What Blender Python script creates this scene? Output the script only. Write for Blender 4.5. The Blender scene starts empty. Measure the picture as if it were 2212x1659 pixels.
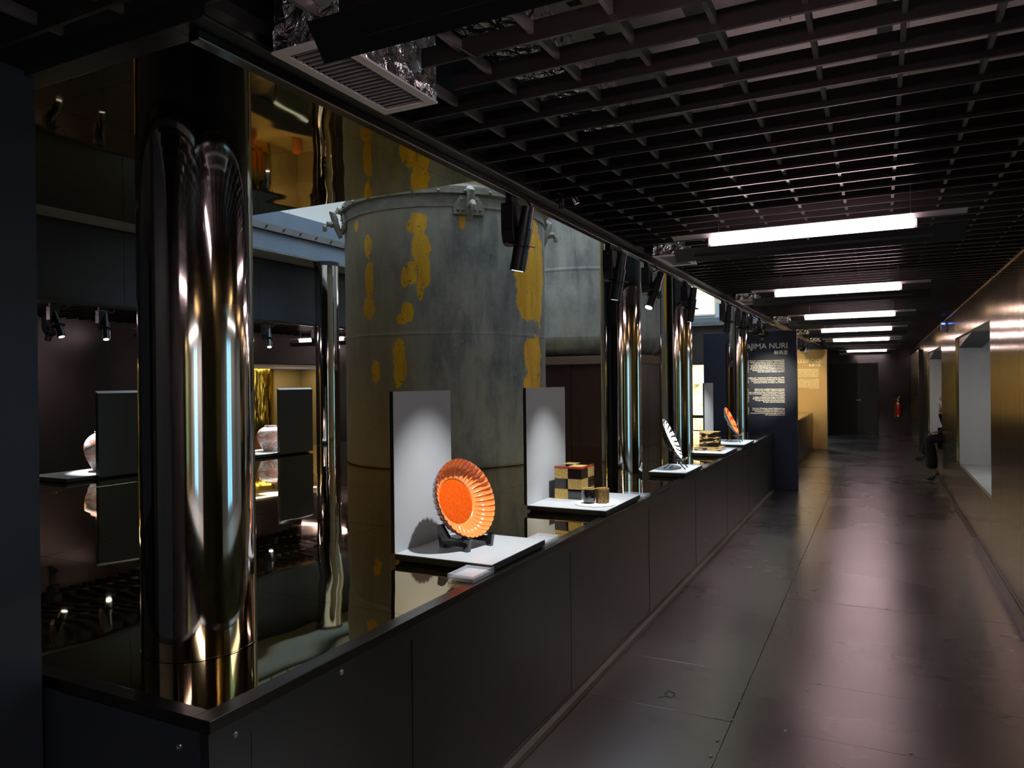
import bpy, math, random
import numpy as np
from mathutils import Vector, Matrix

random.seed(7)
PI = math.pi
SC = bpy.context.scene
COL = SC.collection

# ------------------------------------------------------------------ camera
FW, FH = 2212.0, 1659.0
CX, CY = FW / 2, FH / 2
VYP = (1902 - CX, 817 - CY)          # vanishing point of the corridor direction
VXP = (-2030 - CX, 860 - CY)         # vanishing point of the cross direction
FPX = math.sqrt(-(VYP[0] * VXP[0] + VYP[1] * VXP[1]))
yd = Vector((VYP[0], VYP[1], FPX)).normalized()
xd = -Vector((VXP[0], VXP[1], FPX)).normalized()
xd = (xd - yd * xd.dot(yd)).normalized()
zd = xd.cross(yd)
if zd.y > 0:
    zd = -zd
Rw = Matrix((xd, yd, zd))            # camera (right, down, forward) -> world
cr, cu, cb = Rw @ Vector((1, 0, 0)), Rw @ Vector((0, -1, 0)), Rw @ Vector((0, 0, -1))
cam = bpy.data.cameras.new('camera')
cam.sensor_width = 36.0
cam.lens = FPX / FW * 36.0
cam.clip_start = 0.05
cam.clip_end = 200
camo = bpy.data.objects.new('camera', cam)
camo.matrix_world = Matrix(((cr.x, cu.x, cb.x, 0.0), (cr.y, cu.y, cb.y, 0.0), (cr.z, cu.z, cb.z, 1.6), (0, 0, 0, 1)))
COL.objects.link(camo)
SC.camera = camo

# ------------------------------------------------------------------ world, big lights, exposure
w = bpy.data.worlds.new('world')
SC.world = w
w.use_nodes = True
w.node_tree.nodes['Background'].inputs[0].default_value = (0.010, 0.011, 0.013, 1)
w.node_tree.nodes['Background'].inputs[1].default_value = 0.5
SC.view_settings.view_transform = 'Standard'
SC.view_settings.look = 'None'
SC.view_settings.gamma = 1.0
SC.view_settings.use_curve_mapping = False
SC.view_settings.exposure = 0.0
SC.cycles.use_denoising = True
SC.cycles.max_bounces = 5
SC.cycles.diffuse_bounces = 2
SC.cycles.glossy_bounces = 4
SC.cycles.transmission_bounces = 4
SC.cycles.use_adaptive_sampling = True
SC.cycles.adaptive_threshold = 0.09
SC.cycles.sample_clamp_indirect = 4.0
SC.cycles.blur_glossy = 0.6
SC.cycles.caustics_refractive = False

SKY_W = 760.0          # daylight falling through the glazed roof of the light well
TUBE = 19.0            # fluorescent tube radiance
SPOT_W = 95.0          # display spotlight


def area(name, loc, size, size_y, power, color, target=None, spread=PI):
    l = bpy.data.lights.new(name, 'AREA')
    l.shape = 'RECTANGLE'
    l.size, l.size_y = size, size_y
    l.energy = power
    l.color = color
    l.spread = spread
    o = bpy.data.objects.new(name, l)
    o.location = loc
    if target is not None:
        d = Vector(target) - Vector(loc)
        o.rotation_euler = d.to_track_quat('-Z', 'Y').to_euler()
    COL.objects.link(o)
    return o


area('skylight', (-3.9, 13.4, 5.15), 4.3, 17.0, SKY_W, (0.70, 0.86, 1.0), spread=math.radians(118))

# ------------------------------------------------------------------ mesh helper
LOC = {}


class MB:
    def __init__(s):
        s.v, s.f = [], []

    def add(s, vs, fs):
        n = len(s.v)
        s.v += [tuple(p) for p in vs]
        s.f += [tuple(i + n for i in f) for f in fs]
        return s

    def box(s, x0, x1, y0, y1, z0, z1):
        v = [(x0, y0, z0), (x1, y0, z0), (x1, y1, z0), (x0, y1, z0), (x0, y0, z1), (x1, y0, z1), (x1, y1, z1), (x0, y1, z1)]
        return s.add(v, [(3, 2, 1, 0), (4, 5, 6, 7), (0, 1, 5, 4), (1, 2, 6, 5), (2, 3, 7, 6), (3, 0, 4, 7)])

    def bar(s, p0, p1, a, b, up=(0, 0, 1)):
        p0, p1 = Vector(p0), Vector(p1)
        d = (p1 - p0).normalized()
        u = Vector(up)
        if abs(d.dot(u)) > 0.99:
            u = Vector((1, 0, 0))
        r = d.cross(u).normalized()
        u = r.cross(d).normalized()
        v = []
        for p in (p0, p1):
            for (i, j) in ((-1, -1), (1, -1), (1, 1), (-1, 1)):
                v.append(p + r * (a / 2 * i) + u * (b / 2 * j))
        return s.add(v, [(3, 2, 1, 0), (4, 5, 6, 7), (0, 1, 5, 4), (1, 2, 6, 5), (2, 3, 7, 6), (3, 0, 4, 7)])

    def cyl(s, p0, p1, r0, r1=None, n=16, cap=True):
        r1 = r0 if r1 is None else r1
        p0, p1 = Vector(p0), Vector(p1)
        d = (p1 - p0).normalized()
        u = Vector((0, 0, 1)) if abs(d.z) < 0.95 else Vector((1, 0, 0))
        a = d.cross(u).normalized()
        b = d.cross(a).normalized()
        v = []
        for p, r in ((p0, r0), (p1, r1)):
            for i in range(n):
                t = 2 * PI * i / n
                v.append(p + (a * math.cos(t) + b * math.sin(t)) * r)
        f = [(i, i + n, (i + 1) % n + n, (i + 1) % n) for i in range(n)]
        if cap:
            f += [tuple(range(n)), tuple(reversed(range(n, 2 * n)))]
        return s.add(v, f)

    def lathe(s, prof, c=(0, 0, 0), n=32, axis=None, close=True):
        c = Vector(c)
        if axis is None:
            ax, e1, e2 = Vector((0, 0, 1)), Vector((1, 0, 0)), Vector((0, 1, 0))
        else:
            ax = Vector(axis).normalized()
            e1 = ax.cross(Vector((0, 0, 1)) if abs(ax.z) < 0.95 else Vector((1, 0, 0))).normalized()
            e2 = ax.cross(e1)
        v, f = [], []
        for r, z in prof:
            for i in range(n):
                t = 2 * PI * i / n
                v.append(c + ax * z + (e1 * math.cos(t) + e2 * math.sin(t)) * r)
        for k in range(len(prof) - 1):
            for i in range(n):
                j = (i + 1) % n
                f.append((k * n + i, k * n + j, (k + 1) * n + j, (k + 1) * n + i))
        if close:
            if prof[0][0] > 1e-6:
                f.append(tuple(reversed(range(n))))
            if prof[-1][0] > 1e-6:
                f.append(tuple(range((len(prof) - 1) * n, len(prof) * n)))
        return s.add(v, f)

    def prism(s, pts, axis, a0, a1):
        """pts in the two other axes (in xyz order), extruded along axis from a0 to a1"""
        n = len(pts)
        v = []
        for a in (a0, a1):
            for p, q in pts:
                v.append({'x': (a, p, q), 'y': (p, a, q), 'z': (p, q, a)}[axis])
        f = [tuple(reversed(range(n))), tuple(range(n, 2 * n))]
        f += [(i, (i + 1) % n, (i + 1) % n + n, i + n) for i in range(n)]
        return s.add(v, f)

    def tube(s, pts, r, n=8):
        pts = [Vector(p) for p in pts]
        rings = []
        for k, p in enumerate(pts):
            d = (pts[min(k + 1, len(pts) - 1)] - pts[max(k - 1, 0)]).normalized()
            u = Vector((0, 0, 1)) if abs(d.z) < 0.9 else Vector((1, 0, 0))
            a = d.cross(u).normalized()
            b = d.cross(a).normalized()
            rr = r[k] if isinstance(r, (list, tuple)) else r
            rings.append([p + (a * math.cos(2 * PI * i / n) + b * math.sin(2 * PI * i / n)) * rr for i in range(n)])
        v = [q for ring in rings for q in ring]
        f = []
        for k in range(len(pts) - 1):
            for i in range(n):
                j = (i + 1) % n
                f.append((k * n + i, k * n + j, (k + 1) * n + j, (k + 1) * n + i))
        f += [tuple(range(n)), tuple(reversed(range((len(pts) - 1) * n, len(pts) * n)))]
        return s.add(v, f)

    def build(s, name, mat, parent=None, smooth=False, bevel=0.0, loc=None, kind=None, local=False, ang=35):
        me = bpy.data.meshes.new(name)
        if parent is not None and not local:
            o0 = Vector(LOC[parent.name])
        elif loc is not None and not local:
            o0 = Vector(loc)
        else:
            o0 = Vector((0, 0, 0))
        me.from_pydata([tuple(Vector(p) - o0) for p in s.v], [], s.f)
        me.update()
        import bmesh
        bm = bmesh.new()
        bm.from_mesh(me)
        bmesh.ops.recalc_face_normals(bm, faces=bm.faces[:])
        bm.to_mesh(me)
        bm.free()
        if smooth:
            me.polygons.foreach_set('use_smooth', [True] * len(me.polygons))
            me.set_sharp_from_angle(angle=math.radians(ang))
        o = bpy.data.objects.new(name, me)
        COL.objects.link(o)
        if mat is not None:
            me.materials.append(mat)
        if parent is not None:
            o.parent = parent
            LOC[o.name] = LOC[parent.name]
        else:
            if loc is not None:
                o.location = loc
            LOC[o.name] = tuple(loc) if loc is not None else (0, 0, 0)
        if bevel > 0:
            md = o.modifiers.new('bevel', 'BEVEL')
            md.width = bevel
            md.segments = 2
            md.limit_method = 'ANGLE'
        if kind:
            o['kind'] = kind
        return o


def tag(o, label, cat, group=None, kind=None):
    o['label'] = label
    o['category'] = cat
    if group:
        o['group'] = group
    if kind:
        o['kind'] = kind
    return o


def thing(name, label, cat, loc=(0, 0, 0), group=None):
    o = bpy.data.objects.new(name, None)
    o.empty_display_size = 0.1
    o.location = loc
    COL.objects.link(o)
    LOC[o.name] = tuple(loc)
    return tag(o, label, cat, group)


def structure(o, label=None):
    o['kind'] = 'structure'
    if label:
        o['label'] = label
    return o


def copy_mesh_object(src, parent, loc=(0, 0, 0)):
    c = src.copy()
    COL.objects.link(c)
    c.parent = parent
    c.location = loc
    LOC[c.name] = LOC[parent.name] if parent else (0, 0, 0)
    return c


# ------------------------------------------------------------------ materials
def P(name, color, rough=0.5, metal=0.0, spec=0.5, coat=0.0, emit=None, estr=0.0, alpha=1.0, trans=0.0, ior=1.45, aniso=0.0):
    m = bpy.data.materials.new(name)
    m.use_nodes = True
    b = m.node_tree.nodes['Principled BSDF']
    b.inputs['Base Color'].default_value = (*color, 1)
    b.inputs['Roughness'].default_value = rough
    b.inputs['Metallic'].default_value = metal
    b.inputs['Specular IOR Level'].default_value = spec
    b.inputs['Coat Weight'].default_value = coat
    b.inputs['Coat Roughness'].default_value = 0.05
    b.inputs['Transmission Weight'].default_value = trans
    b.inputs['IOR'].default_value = ior
    b.inputs['Anisotropic'].default_value = aniso
    if emit:
        b.inputs['Emission Color'].default_value = (*emit, 1)
        b.inputs['Emission Strength'].default_value = estr
    return m


class NT:
    """small node-graph helper on a material's tree"""

    def __init__(s, m):
        s.m, s.t = m, m.node_tree
        s.b = s.t.nodes['Principled BSDF']

    def n(s, kind, **kw):
        nd = s.t.nodes.new(kind)
        for k, v in kw.items():
            setattr(nd, k, v)
        return nd

    def l(s, a, b):
        s.t.links.new(a, b)

    def coord(s, kind='Object', scale=(1, 1, 1), rot=(0, 0, 0)):
        c = s.n('ShaderNodeTexCoord')
        mp = s.n('ShaderNodeMapping')
        mp.inputs['Scale'].default_value = scale
        mp.inputs['Rotation'].default_value = rot
        s.l(c.outputs[kind], mp.inputs[0])
        return mp.outputs[0]

    def noise(s, vec, scale, detail=3, rough=0.5, dist=0.0):
        k = s.n('ShaderNodeTexNoise')
        k.inputs['Scale'].default_value = scale
        k.inputs['Detail'].default_value = detail
        k.inputs['Roughness'].default_value = rough
        k.inputs['Distortion'].default_value = dist
        if vec is not None:
            s.l(vec, k.inputs['Vector'])
        return k.outputs['Fac']

    def ramp(s, fac, stops, interp='LINEAR'):
        r = s.n('ShaderNodeValToRGB')
        r.color_ramp.interpolation = interp
        e = r.color_ramp.elements
        while len(e) < len(stops):
            e.new(0.5)
        for k, (p, c) in enumerate(stops):
            e[k].position = p
            e[k].color = (*c, 1) if len(c) == 3 else c
        s.l(fac, r.inputs[0])
        return r.outputs[0]

    def math(s, op, a, b=None, clamp=False):
        k = s.n('ShaderNodeMath', operation=op)
        k.use_clamp = clamp
        for i, x in enumerate((a, b)):
            if x is None:
                continue
            if isinstance(x, (int, float)):
                k.inputs[i].default_value = x
            else:
                s.l(x, k.inputs[i])
        return k.outputs[0]

    def mix(s, fac, a, b, blend='MIX'):
        k = s.n('ShaderNodeMix', data_type='RGBA', blend_type=blend)
        for sock, x in ((k.inputs[0], fac), (k.inputs[6], a), (k.inputs[7], b)):
            if isinstance(x, (int, float)):
                sock.default_value = x
            elif isinstance(x, tuple):
                sock.default_value = (*x, 1)
            else:
                s.l(x, sock)
        return k.outputs[2]

    def bump(s, h, strength=0.2, dist=0.02):
        k = s.n('ShaderNodeBump')
        k.inputs['Strength'].default_value = strength
        k.inputs['Distance'].default_value = dist
        s.l(h, k.inputs['Height'])
        s.l(k.outputs[0], s.b.inputs['Normal'])
        return k

    def sep(s, vec):
        k = s.n('ShaderNodeSeparateXYZ')
        s.l(vec, k.inputs[0])
        return k.outputs


def noisy(name, color, color2, scale=6, stretch=(1, 1, 1), rough=0.5, rough2=None, metal=0.0, bump=0.0, bdist=0.01, spec=0.5, coat=0.0, detail=4, aniso=0.0):
    m = P(name, color, rough, metal, spec, coat, aniso=aniso)
    g = NT(m)
    vec = g.coord('Object', stretch)
    f = g.noise(vec, scale, detail, 0.6)
    g.l(g.ramp(f, [(0.3, color), (0.7, color2)]), g.b.inputs['Base Color'])
    if rough2 is not None:
        r = g.n('ShaderNodeMapRange')
        r.inputs[1].default_value, r.inputs[2].default_value = 0.3, 0.7
        r.inputs[3].default_value, r.inputs[4].default_value = rough, rough2
        g.l(f, r.inputs[0])
        g.l(r.outputs[0], g.b.inputs['Roughness'])
    if bump:
        g.bump(f, bump, bdist)
    return m


def wavy_mirror(name, color, rough, wave_scale, wave, stretch=(1, 1, 1)):
    m = P(name, color, rough, 1.0)
    g = NT(m)
    f = g.noise(g.coord('Object', stretch), wave_scale, 1.5, 0.4)
    g.bump(f, 1.0, wave)
    return m


M = {}
M['mirror'] = wavy_mirror('brass_mirror', (0.60, 0.46, 0.21), 0.025, 1.6, 0.006)
M['soffit_mirror'] = wavy_mirror('soffit_brass_mirror', (0.66, 0.51, 0.20), 0.03, 1.3, 0.009)
M['steel'] = wavy_mirror('polished_steel', (0.66, 0.64, 0.61), 0.07, 1.2, 0.004, (3, 3, 0.5))
M['dark_steel'] = noisy('blackened_steel', (0.115, 0.118, 0.128), (0.16, 0.158, 0.162), 1.5, (1, 1, 0.5), 0.28, 0.34, 1.0)
M['edge_steel'] = P('edge_trim_steel', (0.10, 0.095, 0.09), 0.25, 1.0)
M['rail_steel'] = noisy('worn_rail', (0.14, 0.125, 0.11), (0.22, 0.20, 0.18), 14, (1, 0.1, 1), 0.4, 0.5, 1.0)
M['black_panel'] = noisy('black_navy_panel', (0.022, 0.029, 0.044), (0.028, 0.035, 0.052), 2, rough=0.45)
M['black_wall'] = noisy('dark_brown_black_wall', (0.030, 0.024, 0.024), (0.042, 0.034, 0.033), 1.5, rough=0.32, rough2=0.4)
M['back_wall'] = noisy('glossy_black_wall', (0.020, 0.016, 0.017), (0.028, 0.022, 0.022), 1.5, rough=0.10, rough2=0.16)
M['door_black'] = P('door_black', (0.008, 0.007, 0.0065), 0.5, 0.0, 0.3)
M['black_paint'] = P('black_paint', (0.012, 0.012, 0.013), 0.42)
M['lamp_black'] = P('lamp_black', (0.014, 0.015, 0.018), 0.34, 0.0, 0.6)
M['slat'] = noisy('black_slat_paint', (0.010, 0.008, 0.008), (0.014, 0.011, 0.011), 3, rough=0.30)
M['crossbar'] = P('crossbar_grey', (0.15, 0.135, 0.135), 0.45, 0.3)
M['slab'] = noisy('plenum_slab', (0.60, 0.55, 0.53), (0.72, 0.66, 0.64), 2.5, rough=0.85)
M['plenum_grey'] = noisy('plenum_grey_metal', (0.20, 0.19, 0.18), (0.30, 0.28, 0.26), 4, rough=0.5, metal=0.4)
M['white_metal'] = P('white_enamel', (0.78, 0.76, 0.75), 0.35)
M['reflector'] = P('reflector_enamel', (0.36, 0.33, 0.33), 0.5)
M['grille'] = P('diffuser_grey', (0.72, 0.69, 0.66), 0.45)
M['grille_fin'] = P('diffuser_fin', (0.42, 0.40, 0.39), 0.45)
M['void'] = P('duct_interior', (0.006, 0.006, 0.006), 0.8)
M['tube'] = P('fluorescent_tube', (1, 0.9, 0.92), 0.3, emit=(1.0, 0.72, 0.77), estr=TUBE)
M['lens'] = P('spot_lens', (1, 1, 1), 0.3, emit=(0.86, 0.94, 1.0), estr=5)
M['board'] = noisy('display_board_grey', (0.40, 0.41, 0.42), (0.43, 0.44, 0.45), 2, rough=0.30, rough2=0.34)
M['board_dark'] = P('display_board_back', (0.022, 0.021, 0.02), 0.35)
M['plinth_side'] = P('plinth_black_edge', (0.01, 0.01, 0.01), 0.5)
M['navy'] = noisy('navy_panel', (0.009, 0.013, 0.032), (0.012, 0.016, 0.037), 2, rough=0.5)
M['mustard'] = noisy('mustard_panel', (0.40, 0.225, 0.06), (0.44, 0.25, 0.07), 2, rough=0.55)
M['text'] = P('cream_print', (0.80, 0.74, 0.60), 0.6)
M['text_yellow'] = P('pale_yellow_print', (0.85, 0.68, 0.34), 0.6)
M['niche'] = noisy('niche_grey', (0.40, 0.39, 0.385), (0.50, 0.49, 0.48), 2.2, (1, 1, 0.6), 0.55)
M['white_wall'] = noisy('well_white_wall', (0.72, 0.70, 0.66), (0.78, 0.76, 0.72), 1.2, rough=0.7)
M['blue_grey'] = noisy('blue_grey_steel', (0.12, 0.16, 0.22), (0.15, 0.19, 0.25), 2.5, rough=0.45)
M['flange'] = noisy('grey_flange', (0.11, 0.11, 0.11), (0.15, 0.145, 0.14), 3, rough=0.5)
M['maroon'] = noisy('dark_maroon', (0.020, 0.007, 0.006), (0.035, 0.014, 0.010), 3, (3, 3, 0.4), 0.35)
M['ledge'] = P('brown_ledge', (0.10, 0.06, 0.04), 0.6)
M['acrylic'] = P('clear_acrylic', (0.80, 0.82, 0.86), 0.03, spec=0.9)
M['acrylic'].node_tree.nodes['Principled BSDF'].inputs['Alpha'].default_value = 0.34
M['label_print'] = P('label_print', (0.55, 0.55, 0.58), 0.6)
M['screw'] = P('bright_screw', (0.55, 0.53, 0.5), 0.3, 1.0)
M['black_lacquer'] = P('black_lacquer', (0.008, 0.006, 0.006), 0.08, coat=1.0)
M['red_rim'] = P('red_lacquer_edge', (0.30, 0.03, 0.012), 0.15, coat=1.0)
M['ext_red'] = P('extinguisher_red', (0.42, 0.012, 0.010), 0.22, coat=0.6)
M['brass'] = P('polished_brass', (0.78, 0.56, 0.22), 0.18, 1.0)
M['blue_led'] = P('blue_led', (0.1, 0.2, 1), 0.4, emit=(0.06, 0.18, 1.0), estr=9)
M['device'] = P('device_grey', (0.30, 0.30, 0.36), 0.4)
M['trousers'] = P('black_trousers', (0.010, 0.010, 0.011), 0.85)
M['coat'] = P('dark_coat', (0.012, 0.012, 0.014), 0.8)
M['shoe'] = P('dark_leather', (0.020, 0.014, 0.011), 0.35)
M['skin'] = P('skin', (0.55, 0.32, 0.22), 0.5)
M['hair'] = P('dark_hair', (0.02, 0.013, 0.01), 0.5)
M['daylight'] = P('daylight_pane', (0.5, 0.7, 0.8), 0.2, emit=(0.28, 0.74, 1.0), estr=1.5)
M['lit_window'] = P('lit_window', (1, 1, 1), 0.4, emit=(1.0, 0.93, 0.74), estr=2.6)
M['facade'] = noisy('cream_facade', (0.62, 0.56, 0.42), (0.68, 0.62, 0.48), 1.5, rough=0.75)
M['facade_blue'] = P('pale_blue_door', (0.45, 0.55, 0.62), 0.6)
M['gold_panel'] = wavy_mirror('gold_backdrop', (0.72, 0.52, 0.10), 0.12, 3.0, 0.02, (3, 3, 0.7))
M['orange_wall'] = noisy('orange_niche_wall', (0.26, 0.19, 0.08), (0.31, 0.23, 0.10), 2, rough=0.5)
M['orange_glaze'] = P('orange_glaze', (0.62, 0.20, 0.05), 0.2, coat=0.8)

# floor sheets: satin dark steel with a soft brushed drift and faint scuffs
m = P('floor_steel', (0.42, 0.38, 0.36), 0.30, 1.0)
g = NT(m)
f1 = g.noise(g.coord('Object', (1, 1, 1)), 0.9, 1.2, 0.4)
f2 = g.noise(g.coord('Object', (1.0, 4, 1)), 1.3, 1.5, 0.5)
g.l(g.ramp(f1, [(0.25, (0.31, 0.285, 0.28)), (0.75, (0.43, 0.40, 0.385))]), g.b.inputs['Base Color'])
mr = g.n('ShaderNodeMapRange')
mr.inputs[1].default_value, mr.inputs[2].default_value, mr.inputs[3].default_value, mr.inputs[4].default_value = 0.3, 0.7, 0.25, 0.31
g.l(g.math('ADD', g.math('MULTIPLY', f1, 0.75), g.math('MULTIPLY', f2, 0.25)), mr.inputs[0])
g.l(mr.outputs[0], g.b.inputs['Roughness'])
g.bump(g.noise(g.coord('Object', (1, 1.6, 1)), 1.1, 1.0, 0.4), 0.4, 0.006)
M['floor'] = m

# brushed brass wall: vertical streaks and cloudy patina
m = P('brushed_brass', (0.42, 0.33, 0.13), 0.22, 1.0, aniso=0.8)
g = NT(m)
tan = g.n('ShaderNodeTangent', direction_type='RADIAL', axis='Z')
g.l(tan.outputs[0], g.b.inputs['Tangent'])
st = g.noise(g.coord('Object', (40, 40, 0.35)), 1.0, 5, 0.65)
cl = g.noise(g.coord('Object', (1, 0.8, 0.5)), 1.2, 3, 0.5)
g.l(g.ramp(g.math('ADD', g.math('MULTIPLY', st, 0.6), g.math('MULTIPLY', cl, 0.4)),
           [(0.30, (0.25, 0.20, 0.085)), (0.55, (0.43, 0.355, 0.14)), (0.8, (0.55, 0.47, 0.19))]), g.b.inputs['Base Color'])
mr = g.n('ShaderNodeMapRange')
mr.inputs[1].default_value, mr.inputs[2].default_value, mr.inputs[3].default_value, mr.inputs[4].default_value = 0.3, 0.7, 0.14, 0.22
g.l(st, mr.inputs[0])
g.l(mr.outputs[0], g.b.inputs['Roughness'])
g.bump(g.noise(g.coord('Object', (1, 1.5, 1.0)), 2.2, 2, 0.5), 0.6, 0.003)
M['brushed_brass'] = m

# crumpled foil
m = P('crumpled_foil', (0.80, 0.80, 0.82), 0.14, 1.0)
g = NT(m)
v1 = g.n('ShaderNodeTexVoronoi', feature='F1')
v1.inputs['Scale'].default_value = 22
g.l(g.coord('Object'), v1.inputs['Vector'])
f1 = g.noise(g.coord('Object', (1, 1, 1)), 14, 4, 0.6, 1.0)
g.bump(g.math('ADD', v1.outputs['Distance'], f1), 1.0, 0.035)
M['foil'] = m


def patina(name, patches, tan_side=True, seed=0.0):
    """weathered grey tank paint with flaking yellow patches given as (theta, z, half theta, half z)"""
    m = P(name, (0.3, 0.3, 0.28), 0.55)
    g = NT(m)
    co = g.n('ShaderNodeTexCoord').outputs['Object']
    mp = g.n('ShaderNodeMapping')
    mp.inputs['Location'].default_value = (seed, seed, seed)
    g.l(co, mp.inputs[0])
    off = mp.outputs[0]
    xyz = g.sep(co)
    th = g.math('ARCTAN2', xyz[0], g.math('MULTIPLY', xyz[1], -1.0))
    z = xyz[2]
    big = g.noise(off, 1.5, 7, 0.68)
    mp2 = g.n('ShaderNodeMapping')
    mp2.inputs['Scale'].default_value = (6, 6, 1.5)
    g.l(off, mp2.inputs[0])
    streak = g.noise(mp2.outputs[0], 1.0, 6, 0.65, 0.4)
    fine = g.noise(off, 26, 5, 0.7)
    base = g.ramp(big, [(0.32, (0.085, 0.093, 0.100)), (0.46, (0.17, 0.17, 0.165)), (0.58, (0.235, 0.225, 0.20)), (0.70, (0.33, 0.33, 0.315))])
    base = g.mix(g.math('MULTIPLY', g.ramp(streak, [(0.45, (0, 0, 0)), (0.62, (1, 1, 1))]), 0.6), base, (0.34, 0.315, 0.26))
    base = g.mix(g.math('MULTIPLY', g.ramp(streak, [(0.34, (1, 1, 1)), (0.46, (0, 0, 0))]), 0.42), base, (0.075, 0.073, 0.066))
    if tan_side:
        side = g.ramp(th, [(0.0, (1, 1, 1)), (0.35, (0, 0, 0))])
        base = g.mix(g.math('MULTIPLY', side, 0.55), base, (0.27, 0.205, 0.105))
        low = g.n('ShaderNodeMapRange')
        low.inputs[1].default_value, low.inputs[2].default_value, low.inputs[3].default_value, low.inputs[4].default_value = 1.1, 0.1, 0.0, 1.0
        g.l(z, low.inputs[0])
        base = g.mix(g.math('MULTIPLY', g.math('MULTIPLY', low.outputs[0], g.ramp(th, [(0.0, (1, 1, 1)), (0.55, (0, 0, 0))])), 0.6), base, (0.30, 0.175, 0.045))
    spk = g.ramp(fine, [(0.60, (0, 0, 0)), (0.70, (1, 1, 1))])
    base = g.mix(g.math('MULTIPLY', spk, 0.45), base, (0.42, 0.41, 0.38))
    if patches:
        warp = g.noise(off, 6.5, 5, 0.6)
        d = None
        for (t0, z0, rt, rz) in patches:
            a = g.math('DIVIDE', g.math('SUBTRACT', th, t0), rt)
            b = g.math('DIVIDE', g.math('SUBTRACT', z, z0), rz)
            e = g.math('ADD', g.math('MULTIPLY', a, a), g.math('MULTIPLY', b, b))
            d = e if d is None else g.math('MINIMUM', d, e)
        d = g.math('ADD', d, g.math('MULTIPLY', g.math('SUBTRACT', warp, 0.5), 3.6))
        msk = g.ramp(g.math('MULTIPLY', d, 0.5), [(0.42, (1, 1, 1)), (0.50, (0, 0, 0))])
        yel = g.ramp(streak, [(0.35, (0.52, 0.25, 0.010)), (0.65, (0.80, 0.44, 0.03))])
        pit = g.ramp(fine, [(0.33, (1, 1, 1)), (0.40, (0, 0, 0))])
        yel = g.mix(g.math('MULTIPLY', pit, 0.8), yel, (0.05, 0.035, 0.02))
        base = g.mix(msk, base, yel)
    g.l(base, g.b.inputs['Base Color'])
    g.bump(g.math('ADD', g.math('MULTIPLY', fine, 0.4), streak), 0.25, 0.01)
    return m


PATCH = [(0.311, 2.162, 0.093, 0.122), (0.317, 1.938, 0.088, 0.183), (0.251, 1.757, 0.06, 0.114), (0.357, 1.754, 0.058, 0.142),
         (0.325, 1.59, 0.03, 0.10), (0.18, 1.70, 0.035, 0.09), (0.203, 1.404, 0.057, 0.098), (0.158, 1.332, 0.05, 0.05),
         (-0.227, 2.025, 0.05, 0.12), (-0.213, 1.729, 0.06, 0.20), (-0.224, 1.456, 0.085, 0.10), (-0.422, 2.225, 0.04, 0.06),
         (0.70, 2.19, 0.028, 0.08), (1.42, 2.0, 0.18, 0.24), (1.40, 1.635, 0.16, 0.26), (1.6, 1.77, 0.2, 0.5),
         (1.53, 1.01, 0.16, 0.22), (1.50, 0.74, 0.14, 0.14), (0.116, 0.923, 0.075, 0.205), (-0.141, 0.886, 0.065, 0.167)]
M['tank'] = patina('weathered_tank_paint', PATCH)
M['tank_far'] = patina('weathered_grey_tank_paint', [], False, 5.3)
M['tank_cast'] = noisy('painted_cast_iron', (0.14, 0.125, 0.10), (0.26, 0.24, 0.20), 9, rough=0.6, bump=0.3)

# red lacquer
m = P('orange_red_lacquer', (0.62, 0.085, 0.008), 0.22, coat=1.0)
g = NT(m)
f1 = g.noise(g.coord('Object'), 60, 4, 0.6)
g.l(g.ramp(f1, [(0.3, (0.44, 0.050, 0.003)), (0.7, (0.60, 0.085, 0.006))]), g.b.inputs['Base Color'])
M['orange_lacquer'] = m
M['orange_inner'] = P('orange_lacquer_wall', (0.80, 0.22, 0.055), 0.18, coat=1.0)


def petal_pattern(name, c0, c1, n, thr=0.0):
    """radial brush-stroke decoration on a plate whose local z is its axis"""
    m = P(name, c0, 0.25, coat=0.8)
    g = NT(m)
    co = g.n('ShaderNodeTexCoord').outputs['Object']
    x, y, z = g.sep(co)
    th = g.math('ARCTAN2', y, x)
    r = g.math('SQRT', g.math('ADD', g.math('MULTIPLY', x, x), g.math('MULTIPLY', y, y)))
    wob = g.math('MULTIPLY', g.math('SUBTRACT', g.noise(co, 18, 4, 0.6), 0.5), 5.0)
    s = g.math('SINE', g.math('ADD', g.math('MULTIPLY', th, float(n)), wob))
    edge = g.n('ShaderNodeMapRange')
    edge.inputs[1].default_value, edge.inputs[2].default_value, edge.inputs[3].default_value, edge.inputs[4].default_value = 0.05, 0.17, -0.5, 0.45
    g.l(r, edge.inputs[0])
    k = g.math('ADD', s, edge.outputs[0])
    g.l(g.ramp(g.math('MULTIPLY', g.math('SUBTRACT', k, thr), 0.5), [(0.30, c0), (0.36, c1)]), g.b.inputs['Base Color'])
    return m


M['white_plate'] = petal_pattern('white_black_lacquer', (0.80, 0.78, 0.66), (0.02, 0.02, 0.018), 22, 0.2)
M['orange_plate'] = petal_pattern('orange_red_inlay', (0.72, 0.20, 0.04), (0.45, 0.03, 0.012), 9, 0.1)


def gold_speckle(name):
    m = P(name, (0.55, 0.38, 0.10), 0.35, 0.6)
    g = NT(m)
    f = g.noise(g.coord('Object'), 260, 3, 0.7)
    g.l(g.ramp(f, [(0.35, (0.22, 0.13, 0.03)), (0.52, (0.62, 0.42, 0.12)), (0.66, (0.85, 0.66, 0.26))]), g.b.inputs['Base Color'])
    return m


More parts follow.
